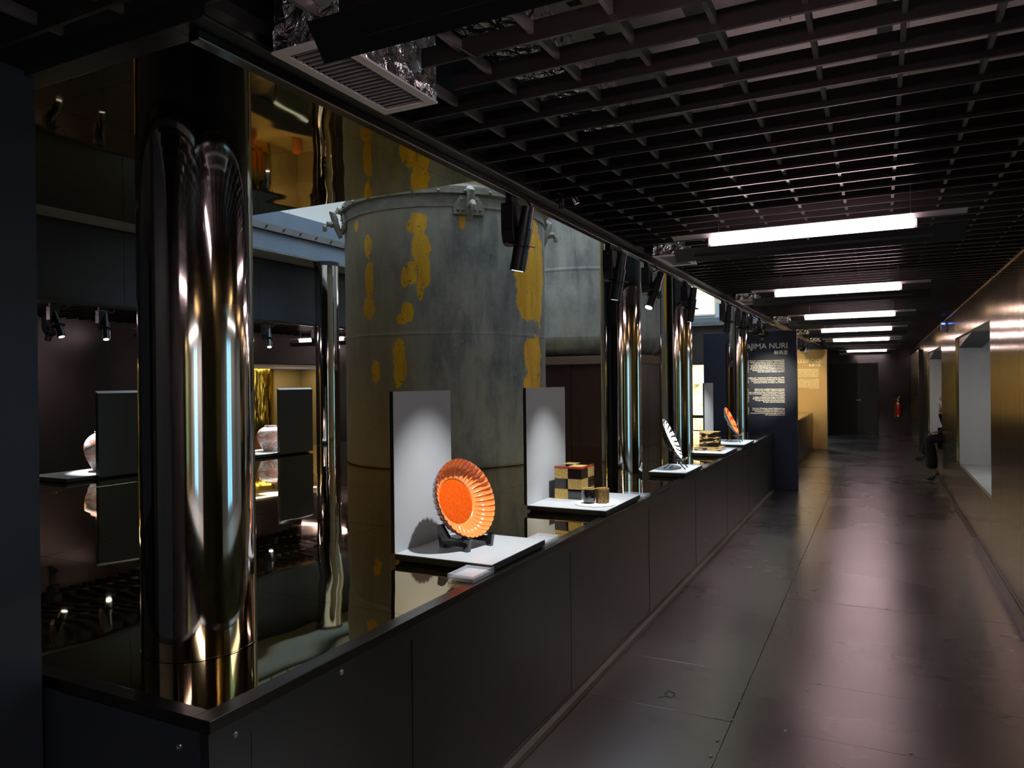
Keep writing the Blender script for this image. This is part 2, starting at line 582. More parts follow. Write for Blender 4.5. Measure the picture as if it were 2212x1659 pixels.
M['gold_leaf'] = gold_speckle('gold_dust')
m = P('black_gold_clouds', (0.01, 0.008, 0.007), 0.1, coat=1.0)
g = NT(m)
f = g.noise(g.coord('Object', (9, 9, 26)), 1.0, 3, 0.5, 0.6)
msk = g.ramp(f, [(0.54, (0, 0, 0)), (0.56, (1, 1, 1))])
g.l(g.mix(msk, (0.010, 0.008, 0.007), (0.66, 0.38, 0.12)), g.b.inputs['Base Color'])
M['gold_cloud'] = m
m = P('gold_lattice_cup', (0.30, 0.18, 0.07), 0.3, 0.3)
g = NT(m)
v = g.n('ShaderNodeTexVoronoi', feature='DISTANCE_TO_EDGE')
v.inputs['Scale'].default_value = 130
g.l(g.coord('Object'), v.inputs['Vector'])
g.l(g.ramp(v.outputs['Distance'], [(0.06, (0.45, 0.28, 0.10)), (0.16, (0.045, 0.022, 0.012))]), g.b.inputs['Base Color'])
M['cup_lattice'] = m
m = P('red_white_glaze', (0.8, 0.8, 0.78), 0.25, coat=0.6)
g = NT(m)
f = g.noise(g.coord('Object', (4, 4, 9)), 1.3, 5, 0.6, 0.8)
g.l(g.ramp(f, [(0.42, (0.80, 0.78, 0.74)), (0.50, (0.62, 0.22, 0.13)), (0.58, (0.78, 0.74, 0.70))]), g.b.inputs['Base Color'])
M['pot_glaze'] = m
m = P('lightbox_print', (0.2, 0.2, 0.2), 0.4)
g = NT(m)
f = g.noise(g.coord('Object', (2.6, 2.6, 7)), 1.0, 4, 0.6)
g.l(g.ramp(f, [(0.33, (0.35, 0.24, 0.05)), (0.42, (1.0, 0.86, 0.40)), (0.5, (1, 0.95, 0.74))]), g.b.inputs['Emission Color'])
g.b.inputs['Emission Strength'].default_value = 1.25
M['lightbox'] = m

# ------------------------------------------------------------------ key dimensions (metres)
XB = -1.37      # counter edge on the corridor
XI = -6.35      # counter edge on the far aisle
YN = 1.17       # near end of the counter
YE = 11.10      # far end of the first counter
ZC = 0.835      # counter height
ZS = 2.42       # underside of the slat ceiling
ZM = 3.10       # mirrored soffit height
YW = 4.74       # near edge of the light well
YWE = 22.2      # far edge of the light well
XR = 0.83       # right wall
YB = 23.30      # end wall

# ------------------------------------------------------------------ structure: floor
floor = structure(MB().box(-9.0, 1.0, -4.0, YB + 0.2, -0.12, -0.012).build('floor', M['dark_steel']))
ys = [-3.9, -2.5, -1.0, 0.5, 2.0, 3.51, 4.13, 5.67, 7.10, 8.60, 10.65, 12.15, 13.7, 15.2, 16.7, 18.2, 19.7, 21.2, YB]
for k in range(len(ys) - 1):
    for (x0, x1) in ((-1.95, -0.637), (-0.637, XR)):
        q = MB().box(x0 + 0.0015, x1 - 0.0015, ys[k] + 0.0015, ys[k + 1] - 0.0015, -0.012, 0.0)
        q.v = [(a, b, c if c < -0.01 else random.uniform(-0.0022, 0.0012)) for a, b, c in q.v]
        o = q.build('floor_sheet', M['floor'], floor, bevel=0.001)
for k in range(2, 9):
    MB().box(-8.85, XI, ys[k] + 0.002, ys[k + 1] - 0.002, -0.012, 0.0).build('floor_sheet', M['floor'], floor)
mb = MB()
for (x, y) in [(-0.637, 3.53), (-0.637, 3.75), (-0.637, 3.92), (-0.637, 4.1), (-0.60, 4.16), (-0.45, 4.13), (-0.70, 4.13), (-0.9, 4.11), (-0.30, 4.14), (-0.62, 5.67), (-0.45, 5.68), (0.02, 5.68), (-0.66, 7.1), (-0.62, 7.12), (0.12, 7.1), (-0.40, 3.52), (0.1, 3.53), (0.25, 4.12), (-0.66, 3.3), (-0.6, 4.2), (-0.35, 4.02), (0.5, 5.66), (-0.66, 3.15), (-0.63, 3.02)]:
    mb.lathe([(0.0075, 0.0), (0.006, 0.003), (0.002, 0.0038), (0.0, 0.0038)], (x, y, 0.0005), 8)
mb.build('floor_screw', M['screw'], floor, smooth=True, kind='stuff')

# ------------------------------------------------------------------ structure: slat ceiling over the corridor and the aisle
ceiling = structure(MB().box(-9.0, 1.0, -4.0, YB + 0.2, 3.30, 3.42).build('ceiling', M['slab']))
# the slab is open over the light well
bpy.data.objects.remove(ceiling, do_unlink=True)
mb = MB()
mb.box(-1.34, 1.0, -4.0, YB + 0.2, 3.28, 3.40).box(-9.0, -1.34, -4.0, 1.12, 3.28, 3.40).box(-9.0, -6.55, 1.12, YB, 3.28, 3.40)
ceiling = structure(mb.build('ceiling', M['slab']))
slat_src = {}


def slat(x0, x1, y):
    key = (round(x0, 3), round(x1, 3))
    if key not in slat_src:
        o = MB().box(x0, x1, -0.005, 0.005, ZS, ZS + 0.05).build('slat', M['slat'], ceiling)
        slat_src[key] = o
        o.location.y = y
        return o
    return copy_mesh_object(slat_src[key], ceiling, (0, y, 0))


duct_gaps = [(1.20, 1.80), (4.44, 5.02), (7.35, 7.95), (10.2, 10.75), (13.1, 13.7), (16.0, 16.5), (19.0, 19.5)]
n = 0
y = 1.92 - 0.16 * 18
while y < YB - 0.05:
    x0 = -1.30
    if any(a <= y <= b for a, b in duct_gaps):
        x0 = -1.06
    slat(x0, XR - 0.005, y + random.uniform(-0.006, 0.006))
    y += 0.16
for k in range(14):
    slat(-1.93, -1.32, 1.025 - 0.16 * k)
for k in range(46):
    slat(-8.78, -6.54, 2.6 + 0.16 * k)
for k in range(11):
    x = -1.143 + 0.2 * k
    if x < XR - 0.02:
        MB().box(x - 0.006, x + 0.006, -1.0, YB - 0.05, ZS + 0.018, ZS + 0.046).build('cross_bar', M['crossbar'], ceiling)
for x in (-1.735, -1.515):
    MB().box(x - 0.006, x + 0.006, -1.0, 1.08, ZS + 0.018, ZS + 0.046).build('cross_bar', M['crossbar'], ceiling)
for x in (-8.4, -7.9, -7.4, -6.9):
    MB().box(x - 0.006, x + 0.006, 2.5, 9.9, ZS + 0.018, ZS + 0.046).build('cross_bar', M['crossbar'], ceiling)

# mirrored soffit over the near part of the counter, then the open well
soff = structure(MB().box(-6.13, -1.72, 1.19, YW, ZM + 0.004, ZM + 0.10).build('ceiling_soffit', M['flange']))
xs = [-6.13, -5.03, -3.93, -2.83, -1.72]
yy = [1.19, 2.37, 3.555, YW]
for i in range(4):
    for j in range(3):
        MB().box(xs[i] + 0.001, xs[i + 1] - 0.001, yy[j] + 0.001, yy[j + 1] - 0.001, ZM - 0.004, ZM + random.uniform(0.0035, 0.004)).build('mirror_panel', M['soffit_mirror'], soff)

# ------------------------------------------------------------------ structure: walls
rw = structure(MB().box(XR + 0.032, XR + 0.10, -4.0, -3.41, 0.0, 3.28).box(XR + 0.032, XR + 0.10, -0.09, 1.79, 0.0, 3.28).box(XR + 0.032, XR + 0.10, -3.41, -0.09, 2.11, 3.28).box(XR + 0.032, XR + 0.10, -3.41, -0.09, 0.0, 0.53).box(XR + 0.032, XR + 0.10, 5.01, 7.34, 0.0, 3.28).box(XR + 0.032, XR + 0.10, 1.79, 5.01, 2.11, 3.28).box(XR + 0.032, XR + 0.10, 1.79, 5.01, 0.0, 0.49).box(XR + 0.032, XR + 0.10, 10.56, 12.89, 0.0, 3.28).box(XR + 0.032, XR + 0.10, 16.61, YB, 0.0, 3.28)
               .box(XR + 0.032, XR + 0.10, 7.34, 16.61, 2.11, 3.28).box(XR + 0.032, XR + 0.10, 7.34, 16.61, 0.0, 0.49).build('wall_right', M['black_paint']))


def brass(y0, y1, z0, z1, out=0.0):
    return MB().box(XR - out, XR + 0.03, y0 + 0.0018, y1 - 0.0018, z0 + 0.0015, z1 - 0.0015).build('brass_panel', M['brushed_brass'], rw, bevel=0.0015)


for (a, b) in [(-3.9, -3.4), (-0.1, 1.8), (5.0, 5.9), (5.9, 6.79), (6.79, 7.35)]:
    brass(a, b, 0.0, 2.41)
brass(7.35, 8.95, 0.0, 0.56)
brass(1.8, 3.4, 0.0, 0.56)
brass(-3.4, -0.1, 0.0, 0.56)
brass(-3.4, -0.1, 2.08, 2.41)
brass(3.4, 5.0, 0.0, 0.56)
brass(1.8, 3.4, 2.08, 2.41)
brass(3.4, 5.0, 2.08, 2.41)
brass(8.95, 10.55, 0.0, 0.56)
brass(7.35, 8.95, 2.08, 2.41)
brass(8.95, 10.55, 2.08, 2.41)
brass(10.55, 12.9, 0.0, 0.74)
brass(10.55, 11.7, 0.74, 2.41)
brass(11.7, 12.9, 0.74, 2.41)
brass(12.9, 14.75, 0.0, 0.56)
brass(14.75, 16.6, 0.0, 0.56)
brass(12.9, 14.75, 2.08, 2.41)
brass(14.75, 16.6, 2.08, 2.41)
brass(16.6, 18.2, 0.0, 2.41)
brass(18.2, 19.7, 0.0, 2.41)
brass(19.7, 21.5, 0.0, 2.41)
brass(21.5, YB - 0.01, 0.0, 2.41)
# thicker far bay of brass in front of the wall
fb = structure(MB().box(0.746, XR - 0.002, 18.3, YB - 0.06, 0.0, 2.22).build('wall_right_bay', M['black_paint']))
for k in range(4):
    y0 = 18.305 + 1.22 * k
    MB().box(0.74, 0.7458, y0, y0 + 1.215, 0.03, 2.215).build('brass_panel', M['brushed_brass'], fb)
# thin cornice strip along the head of the brass wall
MB().box(XR - 0.012, XR + 0.03, -3.9, YB - 0.01, 2.4105, 2.419).build('trim_1', M['brass'])
structure(bpy.data.objects['trim_1'])


def niche(n, y0, y1):
    x0, x1 = XR + 0.031, 1.95
    zf, zc = 0.53, 2.08
    root = structure(MB().box(x1, x1 + 0.04, y0 - 0.04, y1, zf - 0.04, zc + 0.06).build('window_%d' % n, M['niche']))
    o = MB().box(x0, x1, y1 - 0.042, y1 - 0.002, zf, zc).build('end_wall', M['niche'], root)
    MB().box(x0, x1, y0 - 0.04, y0, zf - 0.03, zc).build('side_wall', M['brushed_brass'], root)
    yc = y0
    for k, yn in enumerate((y0 + (y1 - y0) * 0.28, y0 + (y1 - y0) * 0.55, y1 - 0.044)):
        MB().box(x0 - (0.031 if False else 0.0), x1, yc + 0.003, yn - 0.003, zf - 0.035, zf - 0.001).build('floor_board', M['niche'], root)
        yc = yn
    MB().box(x0, x1, y0, y1 - 0.002, zc + 0.002, zc + 0.03).build('head_board', M['brushed_brass'], root)
    MB().prism([(y1 - 1.5, zc + 0.001), (y1 - 0.045, zc + 0.001), (y1 - 0.045, zc - 0.12), (y1 - 0.7, zc - 0.06)], 'x', x0 + 0.004, x0 + 0.25).build('black_wedge', M['black_paint'], root)  # black wedge under the niche head, at its far end
    MB().box(x1 - 0.012, x1 - 0.001, y0 + 1.0, y0 + 1.8, zf + 0.12, zc - 0.14).build('window_pane', M['daylight'], root)
    for yy_ in (y0 + 0.965, y0 + 1.395, y0 + 1.805):
        MB().box(x1 - 0.03, x1 - 0.0125, yy_, yy_ + 0.03, zf + 0.09, zc - 0.11).build('window_bar', M['black_paint'], root)
    return root


niche(6, -3.4, -0.1)
niche(4, 1.8, 5.0)
niche(1, 7.35, 10.55)
niche(2, 12.9, 16.6)
area('niche_fill', (1.4, -1.6, 2.05), 0.5, 2.6, 45.0, (1.0, 0.84, 0.80))  # added light in the unseen niche, for a bright stripe on the near column
area('niche_fill', (1.4, 3.6, 2.05), 0.5, 1.6, 9.0, (1.0, 0.94, 0.86))  # this and the next two: soft light added under the niche head, no fixture
area('niche_fill', (1.4, 8.7, 2.05), 0.5, 1.6, 9.0, (1.0, 0.94, 0.86))
area('niche_fill', (1.4, 14.4, 2.05), 0.5, 1.8, 10.0, (1.0, 0.94, 0.86))

# base boxes of the right wall
structure(MB().prism([(XR - 0.032, 0.001), (XR - 0.001, 0.001), (XR - 0.001, 0.045), (XR - 0.012, 0.045), (XR - 0.012, 0.036), (XR - 0.032, 0.036)], 'y', 8.3, 18.29).build('baseboard_right', M['rail_steel']))
structure(MB().prism([(XR - 0.065, 0.001), (XR - 0.001, 0.001), (XR - 0.001, 0.07), (XR - 0.014, 0.07), (XR - 0.014, 0.055), (XR - 0.065, 0.055)], 'y', -3.9, 8.29).build('baseboard_right_near', M['dark_steel']))

# end wall with double door
bw = structure(MB().box(-1.36, 0.745, YB, YB + 0.1, 0.0, 3.28).build('wall_back', M['back_wall']))
MB().box(-0.05, 0.735, YB - 0.03, YB - 0.001, 0.0, 2.4).build('side_panel', M['back_wall'], bw)
door = structure(MB().box(-1.345, -0.055, YB - 0.02, YB - 0.001, 0.0, 2.04).build('door_1', M['black_paint']))
for k, (a, b) in enumerate(((-1.33, -0.475), (-0.468, -0.06))):
    lf = MB().box(a, b, YB - 0.05, YB - 0.021, 0.01, 2.03)  .build('door_leaf', M['door_black'], door, bevel=0.003)
    if k == 0:
        MB().cyl((-0.53, YB - 0.05, 0.98), (-0.53, YB - 0.10, 0.98), 0.012, n=10).cyl((-0.53, YB - 0.095, 0.98), (-0.64, YB - 0.095, 0.98), 0.01, n=10).build('door_handle', M['screw'], lf, smooth=True)

# walls that close the room out of frame
structure(MB().box(-9.0, 1.0, -4.1, -4.0, 0.0, 3.28).build('wall_front', M['black_wall']))
lp = structure(MB().box(-2.03, -1.957, -4.0, 1.145, 0.0, 2.415).build('wall_left', M['black_panel']))
structure(MB().box(-9.0, -2.04, 1.0, 1.10, 0.0, 0.80).build('wall_left_low', M['black_panel']))
# far aisle wall with panels and lit niche
fw = structure(MB().box(-9.0, -8.83, 1.0, 2.85, 0.0, 3.28).box(-9.0, -8.83, 4.80, 8.45, 0.0, 3.28).box(-9.0, -8.83, 10.4, YB, 0.0, 3.28).box(-9.0, -8.83, 8.45, 10.4, 1.93, 3.28).box(-9.0, -8.83, 8.45, 10.4, 0.0, 0.27)
               .box(-9.0, -8.83, 2.85, 4.80, 1.93, 3.28).box(-9.0, -8.83, 2.85, 4.80, 0.0, 0.27).build('wall_far', M['black_wall']))
for (a, b) in ((1.2, 2.02), (2.02, 2.84), (4.82, 6.02), (6.02, 7.23), (7.23, 8.435), (10.42, 11.72), (11.72, 13.02), (13.02, 14.32), (14.32, 15.6)):
    MB().box(-8.828, -8.80, a + 0.001, b - 0.002, 0.0, 2.40).build('wall_panel', M['black_wall'], fw, bevel=0.002)
for (a, b) in ((8.44, 10.41), (2.845, 4.815)):
    MB().box(-8.828, -8.795, a, b, 1.945, 2.40).build('wall_panel', M['black_wall'], fw)
for nn_, y0 in ((3, 8.40), (5, 2.80)):
    w3 = structure(MB().box(-9.75, -9.7, y0, y0 + 2.05, 0.2, 2.0).build('window_%d' % nn_, M['gold_panel']))
    MB().box(-9.7, -8.84, y0, y0 + 0.04, 0.28, 1.92).build('side_wall', M['orange_wall'], w3)
    MB().box(-9.7, -8.84, y0 + 2.01, y0 + 2.05, 0.28, 1.92).build('side_wall', M['orange_wall'], w3)
    MB().box(-9.7, -8.84, y0 + 0.0, y0 + 2.05, 0.24, 0.28).build('sill_board', M['orange_wall'], w3)
    MB().box(-9.7, -8.84, y0 + 0.0, y0 + 2.05, 1.92, 1.95).build('head_board', M['white_metal'], w3)
    MB().box(-8.829, -8.79, y0 + 0.045, y0 + 2.01, 1.86, 1.90).build('head_trim', M['white_metal'], w3)
    MB().box(-9.695, -9.66, y0 + 1.35, y0 + 2.0, 0.285, 1.9).build('back_panel', M['orange_wall'], w3)
    area('niche_strip', (-9.15, y0 + 1.0, 1.90), 0.35, 1.7, 12.0, (1.0, 0.86, 0.56))
for (vy, h, lab) in ((8.62, 0.42, 'slim orange vase at the near side of the golden niche'), (8.86, 0.52, 'taller orange vase behind the slim one in the golden niche'), (9.9, 0.34, 'round orange vase at the far side of the golden niche')):
    b = (-9.2, vy, 0.281)
    t = thing('vase', lab, 'vase', b, 'orange vases in the golden niche')
    MB().lathe([(0.07, 0), (0.10, h * 0.3), (0.085, h * 0.6), (0.045, h * 0.85), (0.05, h * 0.94)], b, 20).build('body', M['orange_glaze'], t, smooth=True)
    MB().lathe([(0.05, h * 0.94), (0.062, h), (0.055, h), (0.042, h * 0.94)], b, 20, close=False).build('lip', M['black_lacquer'], t, smooth=True)

# ------------------------------------------------------------------ light well: fascias, beams, shaft
# corridor side beam that carries the spotlights
bm_ = thing('lighting_beam', 'long black beam with spotlight track along the corridor edge of the counter', 'beam', (XB, 1.15, ZS))
MB().box(XB - 0.035, XB + 0.065, 1.12, YWE, 2.40, 2.468).build('channel', M['black_paint'], bm_, bevel=0.002)
MB().box(XB - 0.018, XB + 0.018, 1.15, YE + 0.05, 2.375, 2.3995).build('track', M['edge_steel'], bm_, bevel=0.003)
MB().box(XB - 0.030, XB - 0.0, 1.12, YWE, 2.468, 3.28).build('fascia', M['black_panel'], bm_)
MB().box(XB + 0.0655, XB + 0.072, 1.12, YWE, 2.405, 2.43).build('lip', M['edge_steel'], bm_)
be = thing('end_beam', 'black beam with slim track across the near end of the counter', 'beam', (-2.0, 1.15, ZS))
MB().box(-6.5, XB - 0.036, 1.12, 1.185, 2.40, 2.462).build('channel', M['black_paint'], be, bevel=0.002)
MB().box(-6.5, XB - 0.036, 1.125, 1.15, 2.462, 3.28).build('fascia', M['black_panel'], be)
MB().box(-6.5, XB - 0.04, 1.186, 1.20, 2.41, 2.44).build('lip', M['edge_steel'], be)

fa = thing('far_fascia', 'tall navy black fascia panels above the far aisle opening', 'fascia', (-6.52, 1.2, 2.35))
for k, (a, b) in enumerate(((1.2, 2.9), (2.9, 4.62), (4.62, 6.34), (6.34, 8.06), (8.06, 9.8), (9.8, 12.0), (12.0, 16.0), (16.0, YWE - 0.13))):
    MB().box(-6.545, -6.50, a + 0.002, b - 0.002, 2.37, 3.07).build('fascia_panel', M['black_panel'], fa)
MB().box(-6.545, -6.48, 1.2, YWE - 0.13, 2.345, 2.37).build('track', M['edge_steel'], fa)
MB().box(-6.54, -6.50, 1.2, YWE - 0.13, 3.07, 3.098).build('head_trim', M['black_paint'], fa)

bb = thing('bolted_beam', 'blue grey steel beam with slotted flange along the far side of the light well', 'beam', (-6.13, YW, ZM))
MB().box(-6.60, -6.13, 1.2, YW + 0.02, ZM, ZM + 0.1).build('underside_plate', M['flange'], bb)
MB().box(-6.60, -6.13, YW + 0.021, YWE, ZM, ZM + 0.02).build('underside_plate', M['flange'], bb)
MB().box(-6.19, -6.13, YW + 0.021, YWE, ZM + 0.021, 3.325).build('web', M['blue_grey'], bb)
MB().box(-6.19, -6.10, YW + 0.021, YWE, 3.327, 3.335).build('gasket', M['black_paint'], bb)
MB().box(-6.19, -6.135, YW + 0.021, YWE, 3.336, 3.42).build('flange', M['flange'], bb)
MB().box(-6.22, -6.14, YW + 0.021, YWE, 3.4205, 3.56).build('upper_web', M['blue_grey'], bb)
MB().box(-6.40, -6.16, YW + 0.021, YWE, 3.561, 3.60).build('ledge', M['blue_grey'], bb)
for k in range(40):
    y = YW + 0.25 + 0.27 * k
    MB().prism([(y, 3.352), (y + 0.035, 3.366), (y + 0.055, 3.405), (y + 0.02, 3.392)], 'x', -6.1345, -6.132).build('slot', M['void'], bb)
nbm = thing('near_well_beam', 'grey beam over the row of steel columns along the corridor edge', 'beam', (-1.72, YW, ZM))
MB().box(-1.72, -1.402, 1.2, YWE, ZM, ZM + 0.06).build('underside_plate', M['flange'], nbm)
MB().box(-1.72, -1.66, YW + 0.02, YWE, ZM + 0.061, 3.56).build('web', M['blue_grey'], nbm)
# shaft walls
wl = structure(MB().box(-6.60, -6.45, YW - 0.1, YWE + 0.3, 3.61, 5.2).build('wall_well_left', M['white_wall']))
for k in range(9):
    MB().box(-6.449, -6.43, YW + 2.0 * k + 0.02, YW + 2.0 * k + 2.015, 3.612, 5.1).build('wall_panel', M['white_wall'], wl)
structure(MB().box(-1.66, -1.40, YW - 0.1, YWE + 0.3, 3.57, 5.2).build('wall_well_right', M['white_wall']))
structure(MB().box(-6.45, -1.66, YW - 0.1, YW - 0.001, 3.21, 5.2).build('wall_well_near', M['white_wall']))
we = structure(MB().box(-6.6, -1.40, YWE, YWE + 0.25, 3.46, 5.2).build('wall_well_far', M['facade']))
MB().box(-6.6, -1.40, YWE - 0.10, YWE + 0.25, 3.33, 3.458).build('beam_web', M['blue_grey'], we)
MB().box(-6.6, -1.40, YWE - 0.12, YWE + 0.25, 3.22, 3.328).build('beam_flange', M['flange'], we)
MB().box(-6.6, -1.40, YWE, YWE + 0.25, 0.0, 3.219).build('lower_panel', M['black_wall'], we)
for (a, b, z0, z1, mm, nm) in ((-5.6, -4.42, 3.58, 4.6, 'lit_window', 'window_pane'), (-4.36, -4.18, 3.47, 3.90, 'facade_blue', 'door_panel'), (-3.75, -3.2, 3.50, 4.6, 'facade_blue', 'door_panel'), (-3.1, -2.0, 3.58, 4.7, 'lit_window', 'window_pane')):
    MB().box(a, b, YWE - 0.03, YWE - 0.001, z0, z1).build(nm, M[mm], we)
    MB().box(a - 0.04, b + 0.04, YWE - 0.035, YWE - 0.0005, z0 - 0.05, z0 - 0.002).build('window_sill', M['white_wall'], we)
structure(MB().box(-6.6, -1.40, YW - 0.1, YWE + 0.3, 5.2, 5.25).build('ceiling_skylight', M['white_wall']))

# ------------------------------------------------------------------ the mirrored counter (first island)
ct = thing('display_counter', 'long low black counter with brass mirror top along the corridor', 'counter', (-3.9, YN, 0))
MB().box(XI + 0.03, XB - 0.034, YN + 0.034, YE, 0.02, ZC - 0.03).build('carcass', M['black_paint'], ct)
seams = [1.30 + 0.685 * k for k in range(15)]
ysm = [YN + 0.002] + seams
ysm = [s for s in ysm if s < YE - 0.2] + [YE]
for k in range(len(ysm) - 1):
    MB().box(XB - 0.033, XB - 0.006 - (0.002 if k % 2 else 0.0), ysm[k] + 0.0012, ysm[k + 1] - 0.0012, 0.062, ZC - 0.075 if k else ZC - 0.0735).build('front_panel', M['dark_steel'], ct, bevel=0.001)
MB().box(XB - 0.033, XB - 0.0035, YN + 0.001, YE, ZC - 0.074, ZC - 0.031).build('top_rail', M['dark_steel'], ct)
for k in range(5):
    x1 = XB - 0.034 - 1.0 * k
    MB().box(max(x1 - 0.998, XI + 0.03), x1, YN, YN + 0.033, 0.062, ZC - 0.031).build('end_panel', M['black_panel'], ct)
MB().box(XB - 0.052, XB, YN, YE, ZC - 0.030, ZC).build('edge_trim', M['edge_steel'], ct, bevel=0.002)
MB().box(XI, XB - 0.0525, YN, YN + 0.045, ZC - 0.030, ZC).build('edge_trim', M['edge_steel'], ct, bevel=0.002)
MB().box(XI, XI + 0.05, YN + 0.0455, YE, ZC - 0.030, ZC).build('edge_trim', M['edge_steel'], ct, bevel=0.002)
MB().prism([(XB - 0.033, 0.0015), (XB + 0.012, 0.0015), (XB + 0.012, 0.03), (XB - 0.004, 0.045), (XB - 0.004, 0.061), (XB - 0.033, 0.061)], 'y', YN, YE).build('base_rail', M['rail_steel'], ct)
MB().box(XI + 0.01, XI + 0.034, YN + 0.05, YE, 0.02, ZC - 0.031).build('far_side_panel', M['dark_steel'], ct)
tx = [XI + 0.0505, -5.36, -4.37, -3.40, -2.40, XB - 0.0525]
ty = [YN + 0.0455, 2.0, 3.2, 4.4, 5.6, 6.8, 8.0, 9.2, 10.2, YE]
for i in range(5):
    for j in range(9):
        MB().box(tx[i] + 0.0008, tx[i + 1] - 0.0008, ty[j] + 0.0008, ty[j + 1] - 0.0008, ZC - 0.012, ZC - 0.002 + random.uniform(-0.0006, 0.0006)).build('mirror_panel', M['mirror'], ct)
for (p, ax) in (((XB - 0.0035, 1.247, 0.772), (1, 0, 0)), ((XB - 0.10, YN, 0.757), (0, -1, 0)), ((XB - 0.0035, 1.63, 0.783), (1, 0, 0)), ((XB - 0.006, 6.6, 0.77), (1, 0, 0)), ((XB - 0.006, 8.6, 0.76), (1, 0, 0)), ((XB - 0.006, 9.6, 0.45), (1, 0, 0))):
    MB().lathe([(0.0085, 0.0), (0.0075, 0.003), (0.004, 0.0042), (0.0035, 0.002), (0.0, 0.002)], p, 12, ax).build('screw', M['screw'], ct, smooth=True)

# second island beyond the navy panel
c2 = thing('display_counter', 'second black counter beyond the navy text panel', 'counter', (-3.9, 11.3, 0))
MB().box(XI + 0.03, XB - 0.034, 11.32, 17.80, 0.02, ZC - 0.03).build('carcass', M['black_paint'], c2)
for k in range(9):
    MB().box(XB - 0.033, XB - 0.006, 11.32 + 0.72 * k + 0.0012, 11.32 + 0.72 * (k + 1) - 0.0012, 0.062, ZC - 0.031).build('front_panel', M['dark_steel'], c2)
MB().box(XB - 0.052, XB, 11.32, 17.80, ZC - 0.030, ZC).build('edge_trim', M['edge_steel'], c2)
MB().box(XI, XB - 0.0525, 11.32, 17.80, ZC - 0.028, ZC - 0.002).build('mirror_panel', M['mirror'], c2)
MB().box(XB - 0.033, XB + 0.012, 11.32, 17.80, 0.0015, 0.045).build('base_rail', M['rail_steel'], c2)

# ------------------------------------------------------------------ steel columns
def column(x, y, r, z1, label, ring, grp):
    t = thing('steel_column', label, 'column', (x, y, ZC - 0.002), grp)
    prof = [(r, 0.0)]
    MB().lathe([(r, ZC - 0.001 - 0), (r, ring - 0.0012), (r - 0.0015, ring - 0.001), (r - 0.0015, ring + 0.001), (r, ring + 0.0012), (r, z1)], (x, y, 0), 96, close=False).build('shaft', M['steel'], t, smooth=True, ang=50)
    MB().lathe([(r + 0.0015, ZC - 0.0012), (r + 0.0015, ZC + 0.002), (r + 0.0003, ZC + 0.0025)], (x, y, 0), 96, close=False).build('base_ring', M['steel'], t, smooth=True)
    MB().lathe([(r + 0.0005, z1 - 0.05), (r + 0.012, z1 - 0.045), (r + 0.012, z1 - 0.001)], (x, y, 0), 64, close=False).build('collar', M['black_paint'], t, smooth=True)
    return t


G = 'polished steel columns on the mirrored counter'
column(-1.82, 1.527, 0.16, ZM, 'large polished steel column at the near corner of the counter', 1.83, G)
column(-1.84, 5.58, 0.16, ZM, 'polished steel column behind the stacked gold and black box', 1.83, G)
column(-1.80, 7.16, 0.16, ZM, 'polished steel column behind the white patterned plate', 1.83, G)
column(-1.84, 10.86, 0.16, ZM, 'polished steel column just before the navy text panel', 1.83, G)
column(-6.10, 7.05, 0.144, ZM, 'polished steel column on the far side, left of the weathered tank', 1.83, G)

